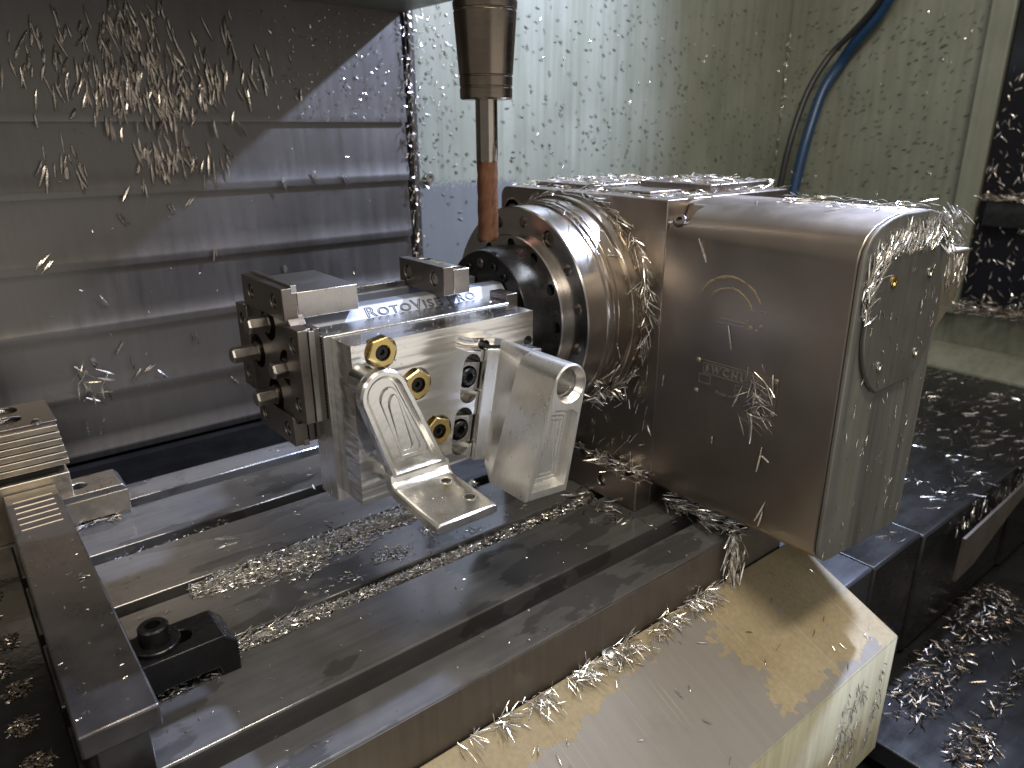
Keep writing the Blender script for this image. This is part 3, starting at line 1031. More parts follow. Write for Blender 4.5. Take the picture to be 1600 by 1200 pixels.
# ------------------------------------------------------------------ aluminium bracket
bt = thing("machined_bracket", (0.265, 0.43, 0.115), "bright aluminium L-shaped bracket with tapered tongue and two-hole foot", "machined part")
tg = [(0.2425, 0.1275), (0.2930, 0.1275)] + arc(0.2415, 0.1960, 0.0198, 22, 192, 20)
ti = inset(tg, 0.0042)
ti2 = inset(tg, 0.0058)
tf = lambda pts, y: [(x, y + (z - 0.127) * 0.02, z) for x, z in pts]
t_ = MB()
t_.ring([tf(inset(tg, 0.0010), 0.4555), tf(tg, 0.4540), tf(tg, 0.4468), tf(inset(tg, 0.0014), 0.4450), tf(ti, 0.4450), tf(ti2, 0.4468), tf(inset(tg, 0.0072), 0.4479)])
to = t_.build("tongue", 'milled_bracket', bt, smooth=28)
def pocket(k):
    """nested tapered outlines of the tongue pocket, k = 1 outermost"""
    pts = arc(0.2715, 0.1450, 0.0050, -90, 18, 6) + arc(0.2425, 0.1965, 0.0105, 22, 192, 16) + arc(0.2560, 0.1450, 0.0050, 195, 270, 5)
    mx, mz = 0.2545, 0.1640
    return [(mx + (x - mx) * k, mz + (z - mz) * (0.5 + 0.5 * k)) for x, z in pts]


cut(to, [MB().ring([tf(pocket(1.0), 0.4430), tf(pocket(1.0), 0.4492)])], smooth=28)
for k0 in (0.74, 0.44):
    MB().ring([tf(pocket(k0), 0.44925), tf(pocket(k0 - 0.05), 0.44865), tf(pocket(k0 - 0.10), 0.44925)], False, False).build("tool_mark", 'milled_bracket', to, smooth=20)
MB().lathe([(0, 0.0115), (0.0155, 0.0095)], (0.2345, 0.4700, 0.2045), (0, -1, 0), 32).build("boss", 'milled_bracket', bt, smooth=30)
MB().lathe([(0, 0.0085), (0.0160, 0.0075)], (0.2520, 0.4700, 0.1235), (0, -1, 0), 32).build("boss", 'milled_bracket', bt, smooth=30)
# bent foot: profile in Y-Z swept along X, a little wider than the tongue end
fo = [(0.4470, 0.1300), (0.4470, 0.1270)] + [(0.4440 - 0.0075 * math.sin(R(a_)), 0.1283 - 0.0075 + 0.0075 * math.cos(R(a_)) + 0.0) for a_ in (0, 20, 40)]
foot_prof = [(0.4455, 0.1320), (0.4445, 0.1265), (0.4415, 0.1232), (0.4365, 0.1216), (0.3800, 0.1200), (0.3785, 0.1190), (0.3785, 0.1130), (0.3795, 0.1120), (0.4400, 0.1125), (0.4490, 0.1150), (0.4540, 0.1210), (0.4550, 0.1320)]
f_ = MB()
n = len(foot_prof)
ls = []
for X in (0.2405, 0.2418, 0.2438, 0.2905, 0.2922, 0.2932):
    k = 1.0
    loop_ = []
    for y, z in foot_prof:
        ins = 0.0015 if X in (0.2405, 0.2932) else 0.0004 if X in (0.2418, 0.2922) else 0.0
        # the foot runs slightly skew to the table
        xx = X + (y - 0.445) * 0.045
        zc_ = 0.1175
        loop_.append((xx, y, z - math.copysign(ins, z - zc_)))
    ls.append(loop_)
f_.ring(ls)
foo = f_.build("foot", 'milled_bracket', bt, smooth=30)
cut(foo, [MB().lathe([(-0.02, 0.0042), (0.02, 0.0042)], (x, y, 0.118), (0, 0, 1), 28) for x, y in ((0.2800, 0.4300), (0.2800, 0.3985))], smooth=30)
for x, y in ((0.2800, 0.4300), (0.2800, 0.3985)):
    MB().lathe([(-0.0030, 0.0040), (0.0004, 0.0040), (0.0005, 0.0046), (0.0000, 0.0049)], (x, y, 0.1200 + (y - 0.3800) * 0.0283), (0, 0, 1), 28, 0, False, False).build("hole_rim", 'milled_block', foo, smooth=30)
    MB().lathe([(0, 0.0039), (0.0005, 0.0039)], (x, y, 0.1165), (0, 0, 1), 24).build("hole_shade", 'dark_recess', foo)  # black disc stands in for the shade inside the through hole

# ------------------------------------------------------------------ cutting tool
tl_ = thing("tool_holder", (0.433, YC, 0.404), "dark slim tool holder with grooved end hanging above the vise", "tool holder")
MB().lathe([(0, 0.0150), (0.0, 0.0225), (0.0015, 0.0240), (0.0095, 0.0241), (0.0100, 0.0235), (0.0112, 0.0235), (0.0117, 0.0241), (0.0190, 0.0243), (0.0195, 0.0238), (0.0205, 0.0238), (0.0210, 0.0245),
            (0.0720, 0.0282), (0.0724, 0.0276), (0.0740, 0.0276), (0.0744, 0.0284), (0.0800, 0.0288), (0.0804, 0.0281), (0.0820, 0.0281), (0.0824, 0.0290), (0.16, 0.0310), (0.30, 0.033)],
           (0.433, YC, 0.4045), (0, 0, 1), 64).build("holder_body", 'holder_steel', tl_, smooth=30)
em = thing("end_mill", (0.433, YC, 0.277), "copper-coloured end mill on a bright shank in the tool holder", "end mill")
MB().lathe([(0, 0.0098), (0.002, 0.0102), (0.066, 0.0102)], (0.433, YC, 0.3500), (0, 0, 1), 40).build("shank", 'shank_steel', em, smooth=30)
loops = []
seg = 36
for k in range(31):
    z = 0.2770 + k * 0.0745 / 30
    lp_ = []
    for i in range(seg):
        t = 2 * math.pi * i / seg
        tw = t - (z - 0.277) * 62
        fl_ = abs(math.sin(2.5 * tw))
        r_ = 0.0100 - 0.0009 * (1 - fl_) ** 1.5
        if k == 30:
            r_ = 0.0099
        if k == 0:
            r_ *= 0.90
        lp_.append((0.433 + r_ * math.cos(t), YC + r_ * math.sin(t), z))
    loops.append(lp_)
MB().ring(loops).build("fluted_cutter", 'copper_coating', em, smooth=40)

# ------------------------------------------------------------------ hoses
h1 = MB().tube([(1.512, 0.93, 0.02), (1.515, 0.93, 0.14), (1.523, 0.925, 0.25), (1.540, 0.92, 0.35), (1.575, 0.915, 0.44), (1.625, 0.905, 0.52), (1.69, 0.90, 0.58), (1.80, 0.895, 0.65), (1.95, 0.89, 0.72)], 0.0125, 14).build("blue_hose", 'blue_rubber', None, smooth=50)


def catmull(pts, n=6):
    P = [Vector(p) for p in pts]
    out = []
    for i in range(len(P) - 1):
        p0, p1, p2, p3 = P[max(i - 1, 0)], P[i], P[i + 1], P[min(i + 2, len(P) - 1)]
        for k in range(n):
            t = k / n
            out.append(0.5 * ((2 * p1) + (p2 - p0) * t + (2 * p0 - 5 * p1 + 4 * p2 - p3) * t * t + (3 * p1 - p0 - 3 * p2 + p3) * t ** 3))
    out.append(P[-1])
    return out


bpy.data.objects.remove(h1)
HP = [(1.495, 0.90, -0.05), (1.503, 0.90, 0.12), (1.5233, 0.90, 0.2444), (1.549, 0.90, 0.352), (1.590, 0.90, 0.450), (1.612, 0.88, 0.505), (1.605, 0.85, 0.545), (1.60, 0.80, 0.60), (1.58, 0.75, 0.68)]
h1 = MB().tube(catmull(HP), 0.0112, 14).build("coolant_hose", 'blue_rubber', None, smooth=50)
tag(h1, "thick dark blue hose curving up beside the green wall", "hose")
HP2 = [(1.452, 0.90, -0.05), (1.456, 0.90, 0.12), (1.466, 0.90, 0.247), (1.487, 0.90, 0.352), (1.532, 0.90, 0.450), (1.575, 0.885, 0.520), (1.585, 0.85, 0.560), (1.585, 0.80, 0.615), (1.57, 0.75, 0.70)]
h2 = MB().tube(catmull(HP2), 0.0065, 12).build("cable_hose", 'black_rubber', None, smooth=50)
tag(h2, "thin black hose running left of the blue one", "hose")

# ------------------------------------------------------------------ left bench vise
bv = thing("bench_vise", (0.033, 0.6, 0.0), "dark steel vise bed with grooved jaw at the left edge", "vise")
MB().box(0.0106, 0.0552, 0.4125, 0.7880, 0.0330, 0.0500).build("bed_top", 'bed_steel', bv, 0.0016)
MB().box(0.0180, 0.0478, 0.4160, 0.7880, 0.0004, 0.0329).build("bed_web", 'bed_steel', bv, 0.001)
for i in range(6):
    y = 0.704 + i * 0.0125
    MB().tube([(0.0170, y, 0.0501), (0.0490, y + 0.0012, 0.0501)], 0.0010, 8).build("bed_ridge", 'pale_steel', bv)
MB().box(0.012, 0.0545, 0.765, 0.787, 0.0500, 0.0506).build("bed_strip", 'pale_steel', bv)
MB().box(-0.080, 0.0690, 0.7895, 0.860, 0.0005, 0.0590).build("jaw_base", 'pale_steel', bv, 0.001)
MB().box(-0.080, 0.0660, 0.7975, 0.86, 0.0591, 0.0672).build("jaw_gap", 'dark_recess', bv)
z = 0.0673
jw = [0.0073] * 6
for i in range(6):
    MB().box(-0.080, 0.0712 - i * 0.0007, 0.7905 + 0.0002 * i, 0.8030, z + i * 0.0072, z + i * 0.0072 + 0.0058).build("jaw_rib", 'pale_steel', bv, 0.0006)
MB().box(-0.080, 0.0660, 0.7945, 0.862, 0.0673, 0.1095).build("jaw_block", 'vise_dark_steel', bv, 0.001)
jt = MB().box(-0.080, 0.0685, 0.7945, 0.868, 0.1096, 0.1135).build("jaw_cap", 'vise_dark_steel', bv, 0.0008)
cut(jt, [MB().lathe([(-0.01, 0.012), (0.01, 0.012)], (x, y, 0.1125), (0, 0, 1), 28) for x, y in ((0.030, 0.852), (0.030, 0.822))])
MB().lathe([(0, 0.005), (0.002, 0.0042), (0.0028, 0.002)], (0.052, 0.7985, 0.1135), (0, -0.3, 1), 16).build("jaw_stud", 'plain_steel', bv)

# pale step clamp
pc = thing("step_clamp", (0.085, 0.805, 0.0), "pale steel clamp block with an oval hole beside the vise jaw", "clamp")
o_ = MB().prism([(0.0570, 0.0), (0.068, 0.0), (0.0690, 0.004), (0.100, 0.004), (0.1010, 0.0), (0.1160, 0.0), (0.1160, 0.0285), (0.1115, 0.0345), (0.0570, 0.0345)], 0.783, 0.828, XZ()).build("clamp_block", 'pale_steel', pc, 0.0008)
o_.data.materials[0] = MATS['vise_steel']
cut(o_, [MB().lathe([(-0.03, 0.0078), (0.02, 0.0078)], (0.0755, 0.806, 0.0345), (0, 0, 1), 28)])
MB().box(0.0575, 0.1155, 0.7820, 0.7829, 0.0045, 0.0275).build("clamp_face", 'pale_steel', pc, 0.0003)

# black strap clamp
sc_ = thing("strap_clamp", (0.08, 0.49, 0.0), "black strap clamp with socket bolt and washer beside the vise bed", "clamp")
o_ = MB().prism([(0.050, 0.0005), (0.058, 0.0005), (0.060, 0.0085), (0.1060, 0.0085), (0.1075, 0.0005), (0.1215, 0.0005), (0.1215, 0.0245), (0.1130, 0.0335), (0.050, 0.0335)], 0.4740, 0.5130, XZ()).build("clamp_bar", 'black_oxide', sc_, 0.0010)
slot = [(x, y) for x, y in arc(0.088, 0.4935, 0.0075, -90, 90, 10) + arc(0.064, 0.4935, 0.0075, 90, 270, 10)]
cut(o_, [MB().prism(slot, 0.010, 0.05, lambda u, v, w: (u, v, w))])
MB().lathe([(0, 0.0165), (0.0030, 0.0165), (0.0036, 0.0158), (0.0036, 0.009)], (0.0715, 0.4950, 0.0336), (0, 0, 1), 40).build("washer", 'black_oxide', sc_, smooth=30)
socket_screw((0.0715, 0.4950, 0.0372), (0, 0, 1), 0.0102, 0.0130, 0.0056, 0.006, 36).build("socket_bolt", 'black_oxide', sc_, smooth=30)

# dark wet plate beyond the vise bed, lower left
wp = MB().box(-0.50, 0.0090, 0.20, 0.76, 0.0006, 0.0120).build("wet_plate", 'wet_black', None, 0.002)
tag(wp, "black coolant-wet plate at the lower left edge", "plate")

# ------------------------------------------------------------------ chips (masses nobody could count)
# clusters on the way cover
NW = (0, -1, 0)


def panel_y(z):
    for i in range(6):
        if ze[i] >= z > ze[i + 1]:
            t = (ze[i] - z) / (ze[i] - ze[i + 1])
            return 1.003 - 0.0085 * t
    return 1.003


C = Chips()
# dense fan of long slivers
fans = [  # x, z, spread x, spread z, count
    (0.235, 0.470, 0.035, 0.030, 170), (0.250, 0.430, 0.032, 0.022, 150), (0.200, 0.430, 0.022, 0.018, 50), (0.300, 0.430, 0.028, 0.020, 60),
    (0.165, 0.475, 0.030, 0.022, 40), (0.250, 0.510, 0.040, 0.015, 60), (0.120, 0.450, 0.020, 0.030, 22), (0.345, 0.445, 0.025, 0.020, 34),
    (0.148, 0.345, 0.016, 0.012, 40), (0.245, 0.352, 0.016, 0.014, 60), (0.268, 0.352, 0.016, 0.010, 34), (0.310, 0.345, 0.014, 0.009, 24),
    (0.380, 0.470, 0.030, 0.030, 36)]
for x, z, sx, sz, n in fans:
    for _ in range(int(n * 0.6)):
        px_, pz_ = rng.gauss(x, sx), rng.gauss(z, sz)
        if pz_ > 0.53 or px_ > 0.6:
            continue
        a = R(-90) + (px_ - x) / sx * 0.16 + rng.gauss(0, 0.20)
        d = (math.cos(a), rng.uniform(-0.12, 0.02), math.sin(a))
        C.chip((px_, panel_y(pz_) - 0.0014, pz_), d, (rng.uniform(-0.4, 0.4), -1, rng.uniform(-.25, .1)), rng.uniform(0.012, 0.029), rng.uniform(0.0018, 0.0036), rng.uniform(0.0, 0.04), 0.3, 3, rng.uniform(-0.08, 0.08))
# loose single slivers lower down
for x, z, a in ((0.113, 0.245, -130), (0.108, 0.240, -128), (0.118, 0.238, -125), (0.195, 0.285, -60), (0.255, 0.292, -70), (0.285, 0.300, -125), (0.160, 0.190, -65), (0.355, 0.19, -80), (0.205, 0.085, -50), (0.190, 0.090, 230), (0.205, 0.093, 215), (0.30, 0.055, -55), (0.135, 0.115, -70), (0.165, 0.112, 50), (0.182, 0.108, -85), (0.402, 0.318, -70), (0.447, 0.325, -75), (0.492, 0.320, -62), (0.30, 0.235, -90), (0.395, 0.20, -85), (0.26, 0.125, -85)):
    for k in range(2):
        C.chip((x + rng.uniform(-.003, .003), panel_y(z) - 0.0015, z), (math.cos(R(a)), -0.03, math.sin(R(a))), (0.2, -1, 0), rng.uniform(0.012, 0.02), 0.0022, 0.03, 0.3, 3, rng.uniform(-.15, .15))
for _ in range(26):   # tangle by the jaw
    x, z = rng.gauss(0.128, 0.010), rng.gauss(0.085, 0.016)
    C.rand((x, 0.985, z), NW, 0.020, 0.0024, 0.7, (0.2, 0, -1), 0.8)
C.build("wall_chips", 'wall_chip', "fan of long metal slivers stuck to the steel way cover")

C = Chips()
for _ in range(330):
    x = rng.uniform(0.38, 0.604)
    z = rng.uniform(0.395, 0.535)
    if rng.random() > 0.35 + (x - 0.38) * 2.2:
        continue
    C.rand((x, panel_y(z) - 0.0006, z), NW, 0.0048, 0.0016, 0.2, (0.3, 0, -1), 0.9, 0, 2)
for _ in range(70):
    x, z = rng.uniform(0.1, 0.6), rng.uniform(0.0, 0.39)
    C.rand((x, panel_y(z) - 0.0006, z), NW, 0.0035, 0.0012, 0.2, (0.3, 0, -1), 0.9, 0, 2)
C.build("fine_wall_chips", 'chip_metal', "small bright flakes stuck to the upper right of the way cover")

# rail chips
C = Chips()
for _ in range(330):
    z = rng.uniform(-0.02, 0.55)
    x = rng.gauss(0.613, 0.006)
    C.rand((x, 0.996, z), NW, 0.009, 0.0018, 0.5, (0.1, 0, -1), 0.6, 0.001, 3)
C.build("rail_chips", 'wall_chip', "metal chips hanging along the corner rail")

# green walls
C = Chips()
D = Chips()
for _ in range(900):
    x = 0.64 + rng.random() ** 0.8 * 0.97
    z = rng.uniform(0.20, 0.62)
    dens = 1.0 if 0.80 < x < 1.25 else 0.55
    if rng.random() > dens:
        continue
    if rng.random() < 0.80:
        D.rand((x, 1.0196, z), NW, 0.0075, 0.0024, 0.10, (0.8, 0, -0.6), 0.5, 0, 2)
    else:
        C.rand((x, 1.0196, z), NW, 0.007, 0.0022, 0.25, (0.3, 0, -1), 0.6, 0, 2)
for _ in range(240):
    x, z = rng.gauss(0.66, 0.035), rng.uniform(0.33, 0.62)
    if x > 0.635:
        C.rand((x, 1.0196, z), NW, 0.006, 0.0018, 0.3, (0.3, 0, -1), 0.7, 0, 2)
for _ in range(520):
    y, z = rng.uniform(0.61, 1.0), rng.uniform(0.10, 0.62)
    if rng.random() < 0.85:
        D.rand((1.6296, y, z), (-1, 0, 0), 0.0085, 0.0024, 0.10, (0, -0.9, 0.35), 0.4, 0, 2)
    else:
        C.rand((1.6296, y, z), (-1, 0, 0), 0.007, 0.0022, 0.2, (0, 0, -1), 0.6, 0, 2)
for _ in range(70):
    z = rng.uniform(0.05, 0.6)
    C.rand((1.62, 1.012, z), (-1, -1, 0), 0.010, 0.002, 0.4, (0, 0, -1), 0.5)
C.build("bright_wall_flakes", 'chip_metal', "bright small flakes stuck to the green walls")
D.build("darkened_wall_flakes", 'darkened_chip', "darkened flakes stuck all over the green walls")

# black panel at right
C = Chips()
for _ in range(620):
    y, z = rng.uniform(0.30, 0.555), rng.uniform(0.045, 0.62)
    C.rand((1.6055, y, z), (-1, 0, 0), 0.012, 0.0034, 0.2, (0, -0.2, -1), 0.7, 0, 2)
for _ in range(260):
    y = rng.uniform(0.30, 0.55)
    C.rand((1.592, y, 0.246 + abs(rng.gauss(0, 0.006))), (0, 0, 1), 0.016, 0.0030, 0.7)
for _ in range(360):
    y = rng.uniform(0.30, 0.56)
    C.rand((1.598 - abs(rng.gauss(0, 0.012)), y, 0.030 + abs(rng.gauss(0, 0.014))), (0, 0, 1), 0.016, 0.0030, 0.7)
C.build("panel_chips", 'wall_chip', "chips clinging to the black panel at the right edge")

# telescopic cover chips
C = Chips()
for _ in range(1500):
    x = 0.80 + rng.random() ** 0.7 * 0.80
    y = rng.uniform(0.29, 0.69)
    band = math.sin(y * 95 + x * 4) + math.sin(x * 23 + y * 31)
    if band < 0.25 and rng.random() < 0.80:
        continue
    z = -0.078 - (0.004 if x > 0.86 else 0.001) - (0.004 if x > 1.17 else 0)
    C.rand((x, y, z), (0, 0, 1), 0.016, 0.0026, 0.25, (1, -0.25, 0), 0.6)
for _ in range(90):
    x = rng.uniform(0.95, 1.25)
    C.rand((x, 0.281, -0.088 - rng.random() * 0.03), (0, -1, 0), 0.016, 0.0026, 0.4, (0.2, 0, -1), 0.5)
C.build("cover_chips", 'chip_metal', "bright chips scattered over the black telescopic cover")

# heaps in the dark corner at lower right
C = Chips()


def heap(c, r_, h, n, length=0.011, width=0.0022):
    n = int(n * 1.0)
    for _ in range(n):
        a, q = rng.uniform(0, 2 * math.pi), math.sqrt(rng.random())
        x, y = c[0] + r_[0] * q * math.cos(a), c[1] + r_[1] * q * math.sin(a)
        z = c[2] + h * max(0, 1 - q * q) * rng.uniform(0.55, 1.0)
        C.rand((x, y, z), (0.3 * math.cos(a), 0.3 * math.sin(a), 1), length, width, 0.5)


heap((1.02, 0.245, -0.255), (0.080, 0.034), 0.050, 420)
heap((0.88, 0.245, -0.255), (0.055, 0.030), 0.022, 190)
heap((0.80, 0.235, -0.255), (0.050, 0.026), 0.014, 130)
heap((0.770, 0.168, -0.255), (0.040, 0.020), 0.022, 230, 0.010)
heap((0.90, 0.175, -0.255), (0.10, 0.010), 0.006, 80)
for _ in range(300):
    x, y = rng.uniform(0.75, 2.0), rng.uniform(-0.4, 0.33)
    C.rand((x, y, -0.284 if y < 0.11 else -0.254), (0, 0, 1), 0.014, 0.0026, 0.25)
C.build("tray_chips", 'wet_shaded_chip', "heaps of chips in the dark tray at lower right")  # darker chip colour stands in for the deep shade over these heaps

# rotary indexer chips
C = Chips()
for _ in range(900):
    x = 0.552 + rng.random() * 0.19
    y = rng.uniform(0.452, 0.69)
    z = 0.3166
    if 0.578 < x < 0.72 and 0.575 < y < 0.672:
        z = 0.3216
    if 0.640 < x < 0.74 and 0.470 < y < 0.566:
        z = 0.3246
    edge = min(abs(y - 0.575), abs(y - 0.672), abs(y - 0.566), abs(y - 0.47))
    if rng.random() > (0.9 if edge < 0.012 else 0.35):
        continue
    C.rand((x, y, z), (0, 0, 1), 0.015, 0.0020, 0.45)
for _ in range(210):   # packed behind the faceplate rim, upper and right side
    t = R(rng.uniform(28, 210))
    r_ = 0.1145 + rng.random() * 0.0045
    p = (0.545 - abs(rng.gauss(0, 0.006)), YC - r_ * math.cos(t - math.pi) * -1, ZC + r_ * math.sin(t))
    p = (p[0], YC + r_ * math.cos(t), p[2])
    C.rand(p, (-0.4, math.cos(t), math.sin(t)), 0.016, 0.0013, 0.35, (0, -math.sin(t), math.cos(t)), 0.5)
for _ in range(60):   # in the ring groove
    t = R(rng.gauss(110, 28))
    r_ = 0.1085
    C.rand((rng.choice((0.4995, 0.5215, 0.508)) + rng.gauss(0, .003), YC + r_ * math.cos(t), ZC + r_ * math.sin(t)), (0, math.cos(t), math.sin(t)), 0.016, 0.0014, 0.5, (0, -math.sin(t), math.cos(t)), 0.6)
for _ in range(60):
    t = R(rng.gauss(222, 8))
    C.rand((rng.uniform(0.50, 0.545), YC + 0.113 * math.cos(t), ZC + 0.113 * math.sin(t)), (-1, math.cos(t), 0), 0.014, 0.0016, 0.6)
for _ in range(230):   # foot bar
    C.rand((rng.uniform(0.5295, 0.5455), rng.uniform(0.452, 0.60), 0.030 + rng.random() * 0.008), (0, 0, 1), 0.016, 0.0022, 0.6)
for _ in range(40):
    C.rand((rng.uniform(0.49, 0.522), rng.uniform(0.435, 0.52), 0.0005), (0, 0, 1), 0.013, 0.002, 0.4)
for _ in range(60):   # body face below the plate
    y, z = rng.uniform(0.455, 0.54), rng.uniform(0.04, 0.20)
    if (y - YC) ** 2 + (z - ZC) ** 2 > 0.0145:
        C.rand((0.5462, y, z), (-1, 0, 0), 0.013, 0.0017, 0.25, (0, 0.3, -1), 0.5)
for _ in range(240):   # under the motor housing
    x = rng.uniform(0.547, 0.60)
    y = rng.uniform(0.345, 0.44)
    C.rand((x, y, 0.004 + rng.random() * 0.012), (0, 0, 1), 0.018, 0.0022, 0.4, (0.1, -1, 0), 0.5)
for _ in range(90):
    z = rng.uniform(-0.06, 0.01)
    C.rand((rng.gauss(0.556, 0.006), 0.350 - abs(rng.gauss(0, 0.004)), z), (0, -1, 0), 0.020, 0.0024, 0.3, (0.1, 0, -1), 0.35)
# end plate: packed above the round lid and sparse streaks
for _ in range(330):
    t = R(rng.uniform(62, 178))
    r_ = 0.0675 + rng.random() * 0.016
    x, z = cx + r_ * math.cos(t), cz + min(r_ * math.sin(t), 0.0535 + rng.random() * 0.014)
    if x < 0.55:
        continue
    C.rand((x, 0.2580 - rng.random() * 0.004, z), (0, -1, 0.2), 0.017, 0.0018, 0.40, (0.6, 0, 0.8), 0.40)
for _ in range(95):
    C.rand((rng.gauss(0.688, 0.010), 0.2600 - rng.random() * 0.006, 0.298 + rng.gauss(0, 0.008)), (0.2, -0.8, 0.6), 0.013, 0.0022, 0.35)
for _ in range(90):
    x, z = rng.uniform(0.553, 0.695), rng.uniform(0.03, 0.29)
    y = 0.2542 if (x - cx) ** 2 + (z - cz) ** 2 < 0.0042 and abs(z - cz) < 0.051 else 0.2582
    C.rand((x, y, z), (0, -1, 0), 0.007, 0.0012, 0.2, (0.1, 0, -1), 0.4, 0, 2)
for _ in range(120):   # connector box top
    C.rand((rng.uniform(0.71, 0.865), rng.uniform(0.30, 0.36), 0.2625), (0, 0, 1), 0.014, 0.0022, 0.5)
for _ in range(45):
    x = rng.uniform(0.76, 0.865)
    C.rand((x, 0.2995, rng.uniform(0.225, 0.257)), (0, -1, 0), 0.014, 0.0020, 0.3, (-0.2, 0, -1), 0.4)
# housing roof and the tuft on the nameplate
for _ in range(85):
    C.rand((rng.uniform(0.60, 0.69), rng.uniform(0.27, 0.40), 0.3165), (0, 0, 1), 0.014, 0.0016, 0.3)
for _ in range(26):
    y, z = rng.gauss(0.334, 0.006), rng.gauss(0.165, 0.009)
    C.rand((XF - 0.002, y, z), (-1, 0, 0), 0.021, 0.0017, 0.25, (0, -0.15, -1), 0.8)
for _ in range(20):
    y, z = rng.gauss(0.336, 0.007), rng.gauss(0.143, 0.004)
    C.rand((XF - 0.002, y, z), (-1, 0, 0), 0.021, 0.0017, 0.25, (0, -1, -0.25), 0.6)
for y, z, a, L in ((0.320, 0.180, -82, 0.026), (0.369, 0.214, -72, 0.022), (0.408, 0.286, -60, 0.022), (0.3225, 0.112, -92, 0.026), (0.3235, 0.104, -20, 0.010), (0.313, 0.062, -105, 0.026), (0.3145, 0.052, -95, 0.018), (0.375, 0.105, -88, 0.008), (0.437, 0.15, -92, 0.012)):
    C.chip((XF - 0.0008, y, z), (0, -math.cos(R(a)) , math.sin(R(a))), (-1, 0.3, 0), L, 0.0026, 0.03, 0.3, 3, 0.1)
C.build("indexer_chips", 'chip_metal', "bright slivers lying on and clinging to the rotary indexer")

# table chips: slot fillings and a swept band
C = Chips()


def slot_chips(y0, y1, x0, x1, n, z0=-0.006, length=0.009, zf=0.012):
    for _ in range(n):
        x, y = rng.uniform(x0, x1), rng.uniform(y0, y1)
        C.rand((x, y, z0 + rng.random() * zf * (1 - abs((y - y0) / (y1 - y0) - 0.35))), (0, 0, 1), length * 0.62, 0.0015, 0.25, (1, 0.2, 0), 0.7, 0, 2)


slot_chips(0.495, 0.5120, 0.118, 0.36, 3000, -0.010)
slot_chips(0.495, 0.5120, 0.36, 0.515, 900, -0.010, 0.006)
slot_chips(0.495, 0.5120, 0.118, 0.19, 120, -0.006, 0.020)
slot_chips(0.599, 0.6130, 0.14, 0.43, 2000, -0.006)
slot_chips(0.697, 0.7145, 0.074, 0.19, 340, -0.016, 0.007)
slot_chips(0.415, 0.4130, 0.45, 0.55, 10, -0.010)
for _ in range(3600):
    x = rng.uniform(0.118, 0.40)
    c0 = 0.594 - 0.004 * math.sin(x * 40)
    w_ = 0.022 * (1 - abs(x - 0.22) / 0.19)
    if w_ <= 0.002:
        continue
    y = c0 - abs(rng.gauss(0, w_ * 0.62))
    h = 0.006 * max(0, 1 - (c0 - y) / (w_ + 0.001)) * rng.random()
    C.rand((x, y, 0.0003 + h), (0, 0, 1), 0.0058, 0.0014, 0.22, (1, 0.25, 0), 0.65, 0, 2)
for _ in range(2600):
    x = rng.gauss(0.300, 0.060)
    y = rng.uniform(0.520, 0.594)
    cl = math.sin(x * 90 + y * 60) + math.sin(y * 150 - x * 35) + rng.gauss(0, 0.35)
    if cl < 0.75 or x < 0.19:
        continue
    C.rand((x, y, 0.0003), (0, 0, 1), 0.0040, 0.0013, 0.2, None, 1, 0, 2)
for _ in range(420):
    x, y = rng.uniform(0.06, 0.54), rng.uniform(0.358, 0.85)
    if any(a < y < b for a, b in ys):
        C.rand((x, y, 0.0002), (0, 0, 1), 0.0028, 0.0011, 0.2, None, 1, 0, 2)
for x, y, L in ((0.185, 0.655, 0.02), (0.165, 0.612, 0.022), (0.18, 0.606, 0.03), (0.25, 0.66, 0.008), (0.30, 0.74, 0.008), (0.262, 0.632, 0.014), (0.285, 0.703, 0.012)):
    C.rand((x, y, 0.001), (0, 0, 1), L, 0.0035, 0.3)
C.build("table_chips", 'chip_metal', "fine chips filling the T-slots and swept over the table")

# chips along the seam between table and front cover
C = Chips()
for x0, n in ((0.238, 10), (0.268, 26), (0.300, 18), (0.306, 22), (0.345, 26), (0.352, 30), (0.372, 14), (0.396, 34), (0.404, 24), (0.437, 12), (0.455, 30), (0.468, 22), (0.492, 30), (0.506, 60), (0.518, 50)):
    for _ in range(n):
        x = rng.gauss(x0, 0.0055)
        y = 0.3515 - abs(rng.gauss(0, 0.0045))
        z = -0.0455 - (0.352 - y) * 0.45
        C.rand((x, y, z), (0, -0.41, 0.91), 0.015, 0.0014, 0.7, (0.3, -0.7, 0.2), 0.9, abs(rng.gauss(0, 0.004)))
for _ in range(120):
    x, y = rng.uniform(0.25, 0.67), rng.uniform(0.234, 0.345)
    if rng.random() < 0.35:
        C.rand((x, y, -0.0455 - (0.352 - y) * 0.45), (0, -0.41, 0.91), 0.008, 0.0013, 0.25, None, 1, 0, 2)
for x0 in (0.585, 0.602, 0.618, 0.655):
    for _ in range(34):
        z = -0.115 - rng.random() * 0.10
        C.rand((x0 + rng.gauss(0, 0.003) + (z + 0.115) * 0.08, 0.2295, z), (0, -1, 0), 0.012, 0.0014, 0.35, (0.1, 0, -1), 0.5)
C.build("seam_chips", 'chip_metal', "curled silvery chips caught along the beige cover seam")

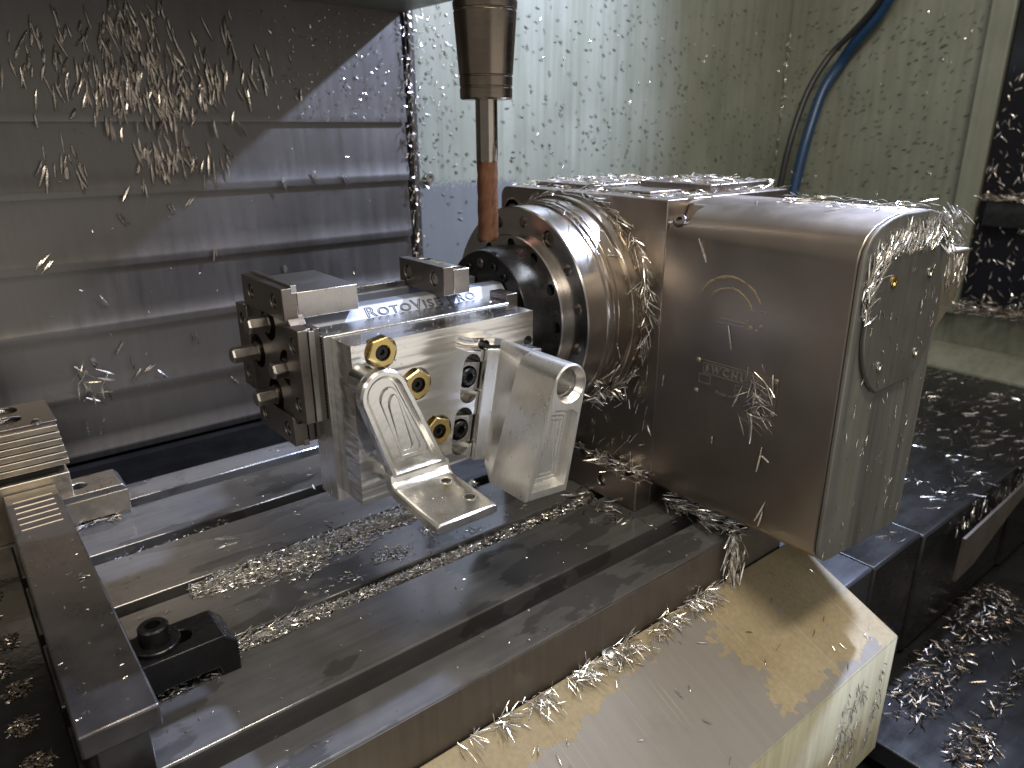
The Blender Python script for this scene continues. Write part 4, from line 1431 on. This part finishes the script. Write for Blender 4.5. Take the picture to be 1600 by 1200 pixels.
# chips under the clamps and on the vise jaw
C = Chips()
for _ in range(60):
    C.rand((rng.uniform(0.060, 0.106), 0.474 + rng.random() * 0.01, 0.001), (0, 0, 1), 0.007, 0.0014, 0.4, None, 1, 0, 2)
for _ in range(40):
    C.rand((rng.uniform(0.060, 0.105), 0.780 + rng.random() * 0.006, 0.001), (0, 0, 1), 0.012, 0.0018, 0.4)
for _ in range(16):
    C.rand((rng.gauss(0.026, 0.006), 0.850 + rng.gauss(0, .003), 0.1140), (0, 0, 1), 0.020, 0.0022, 0.3, (-1, 0.1, 0), 0.25)
for _ in range(16):
    C.rand((rng.gauss(0.026, 0.006), 0.821 + rng.gauss(0, .003), 0.1140), (0, 0, 1), 0.020, 0.0022, 0.3, (-1, 0.1, 0), 0.25)
for _ in range(14):
    C.rand((rng.gauss(0.0448, 0.0010), rng.gauss(0.592, 0.003), 0.0502), (0, 0, 1), 0.004, 0.0016, 0.3, None, 1, 0, 2)
for _ in range(46):
    C.rand((rng.uniform(0.013, 0.053), rng.uniform(0.42, 0.70), 0.0502), (0, 0, 1), 0.0025, 0.0008, 0.2, None, 1, 0, 2)
C.build("vise_chips", 'chip_metal', "a few loose chips on the left vise and clamps")

# mounds of wet chips on the black plate, lower left
C = Chips()
for x, y in ((-0.012, 0.60), (-0.020, 0.565), (-0.012, 0.535), (-0.014, 0.495), (-0.010, 0.455), (-0.006, 0.420), (-0.003, 0.385), (-0.02, 0.64), (-0.015, 0.675)):
    for _ in range(110):
        a, q = rng.uniform(0, 6.283), math.sqrt(rng.random())
        C.rand((x + 0.008 * q * math.cos(a), y + 0.010 * q * math.sin(a), 0.0119 + 0.002 * (1 - q)), (0, 0, 1), 0.0032, 0.0016, 0.2, None, 1, 0, 2)
C.build("wet_chips", 'wet_shaded_chip', "small round mounds of chips on the wet black plate")
# flakes on the fixture, block and bracket
C = Chips()
for _ in range(110):
    x, z = rng.gauss(0.245, 0.012), rng.uniform(0.17, 0.23)
    if x > 0.229:
        C.rand((x, 0.4697, z), (0, -1, 0), 0.0012, 0.0009, 0.2, None, 1, 0, 2)
for _ in range(160):
    C.rand((rng.uniform(0.23, 0.40), rng.uniform(0.471, 0.53), 0.2308 if rng.random() < .5 else 0.2320), (0, 0, 1), 0.0013, 0.0009, 0.2, None, 1, 0, 2)
for _ in range(30):
    C.rand((rng.uniform(0.246, 0.288), rng.uniform(0.382, 0.435), 0.1212), (0, 0, 1), 0.0012, 0.0008, 0.2, None, 1, 0, 2)
C.build("fixture_flakes", 'chip_metal', "tiny bright specks on the fixture plate")
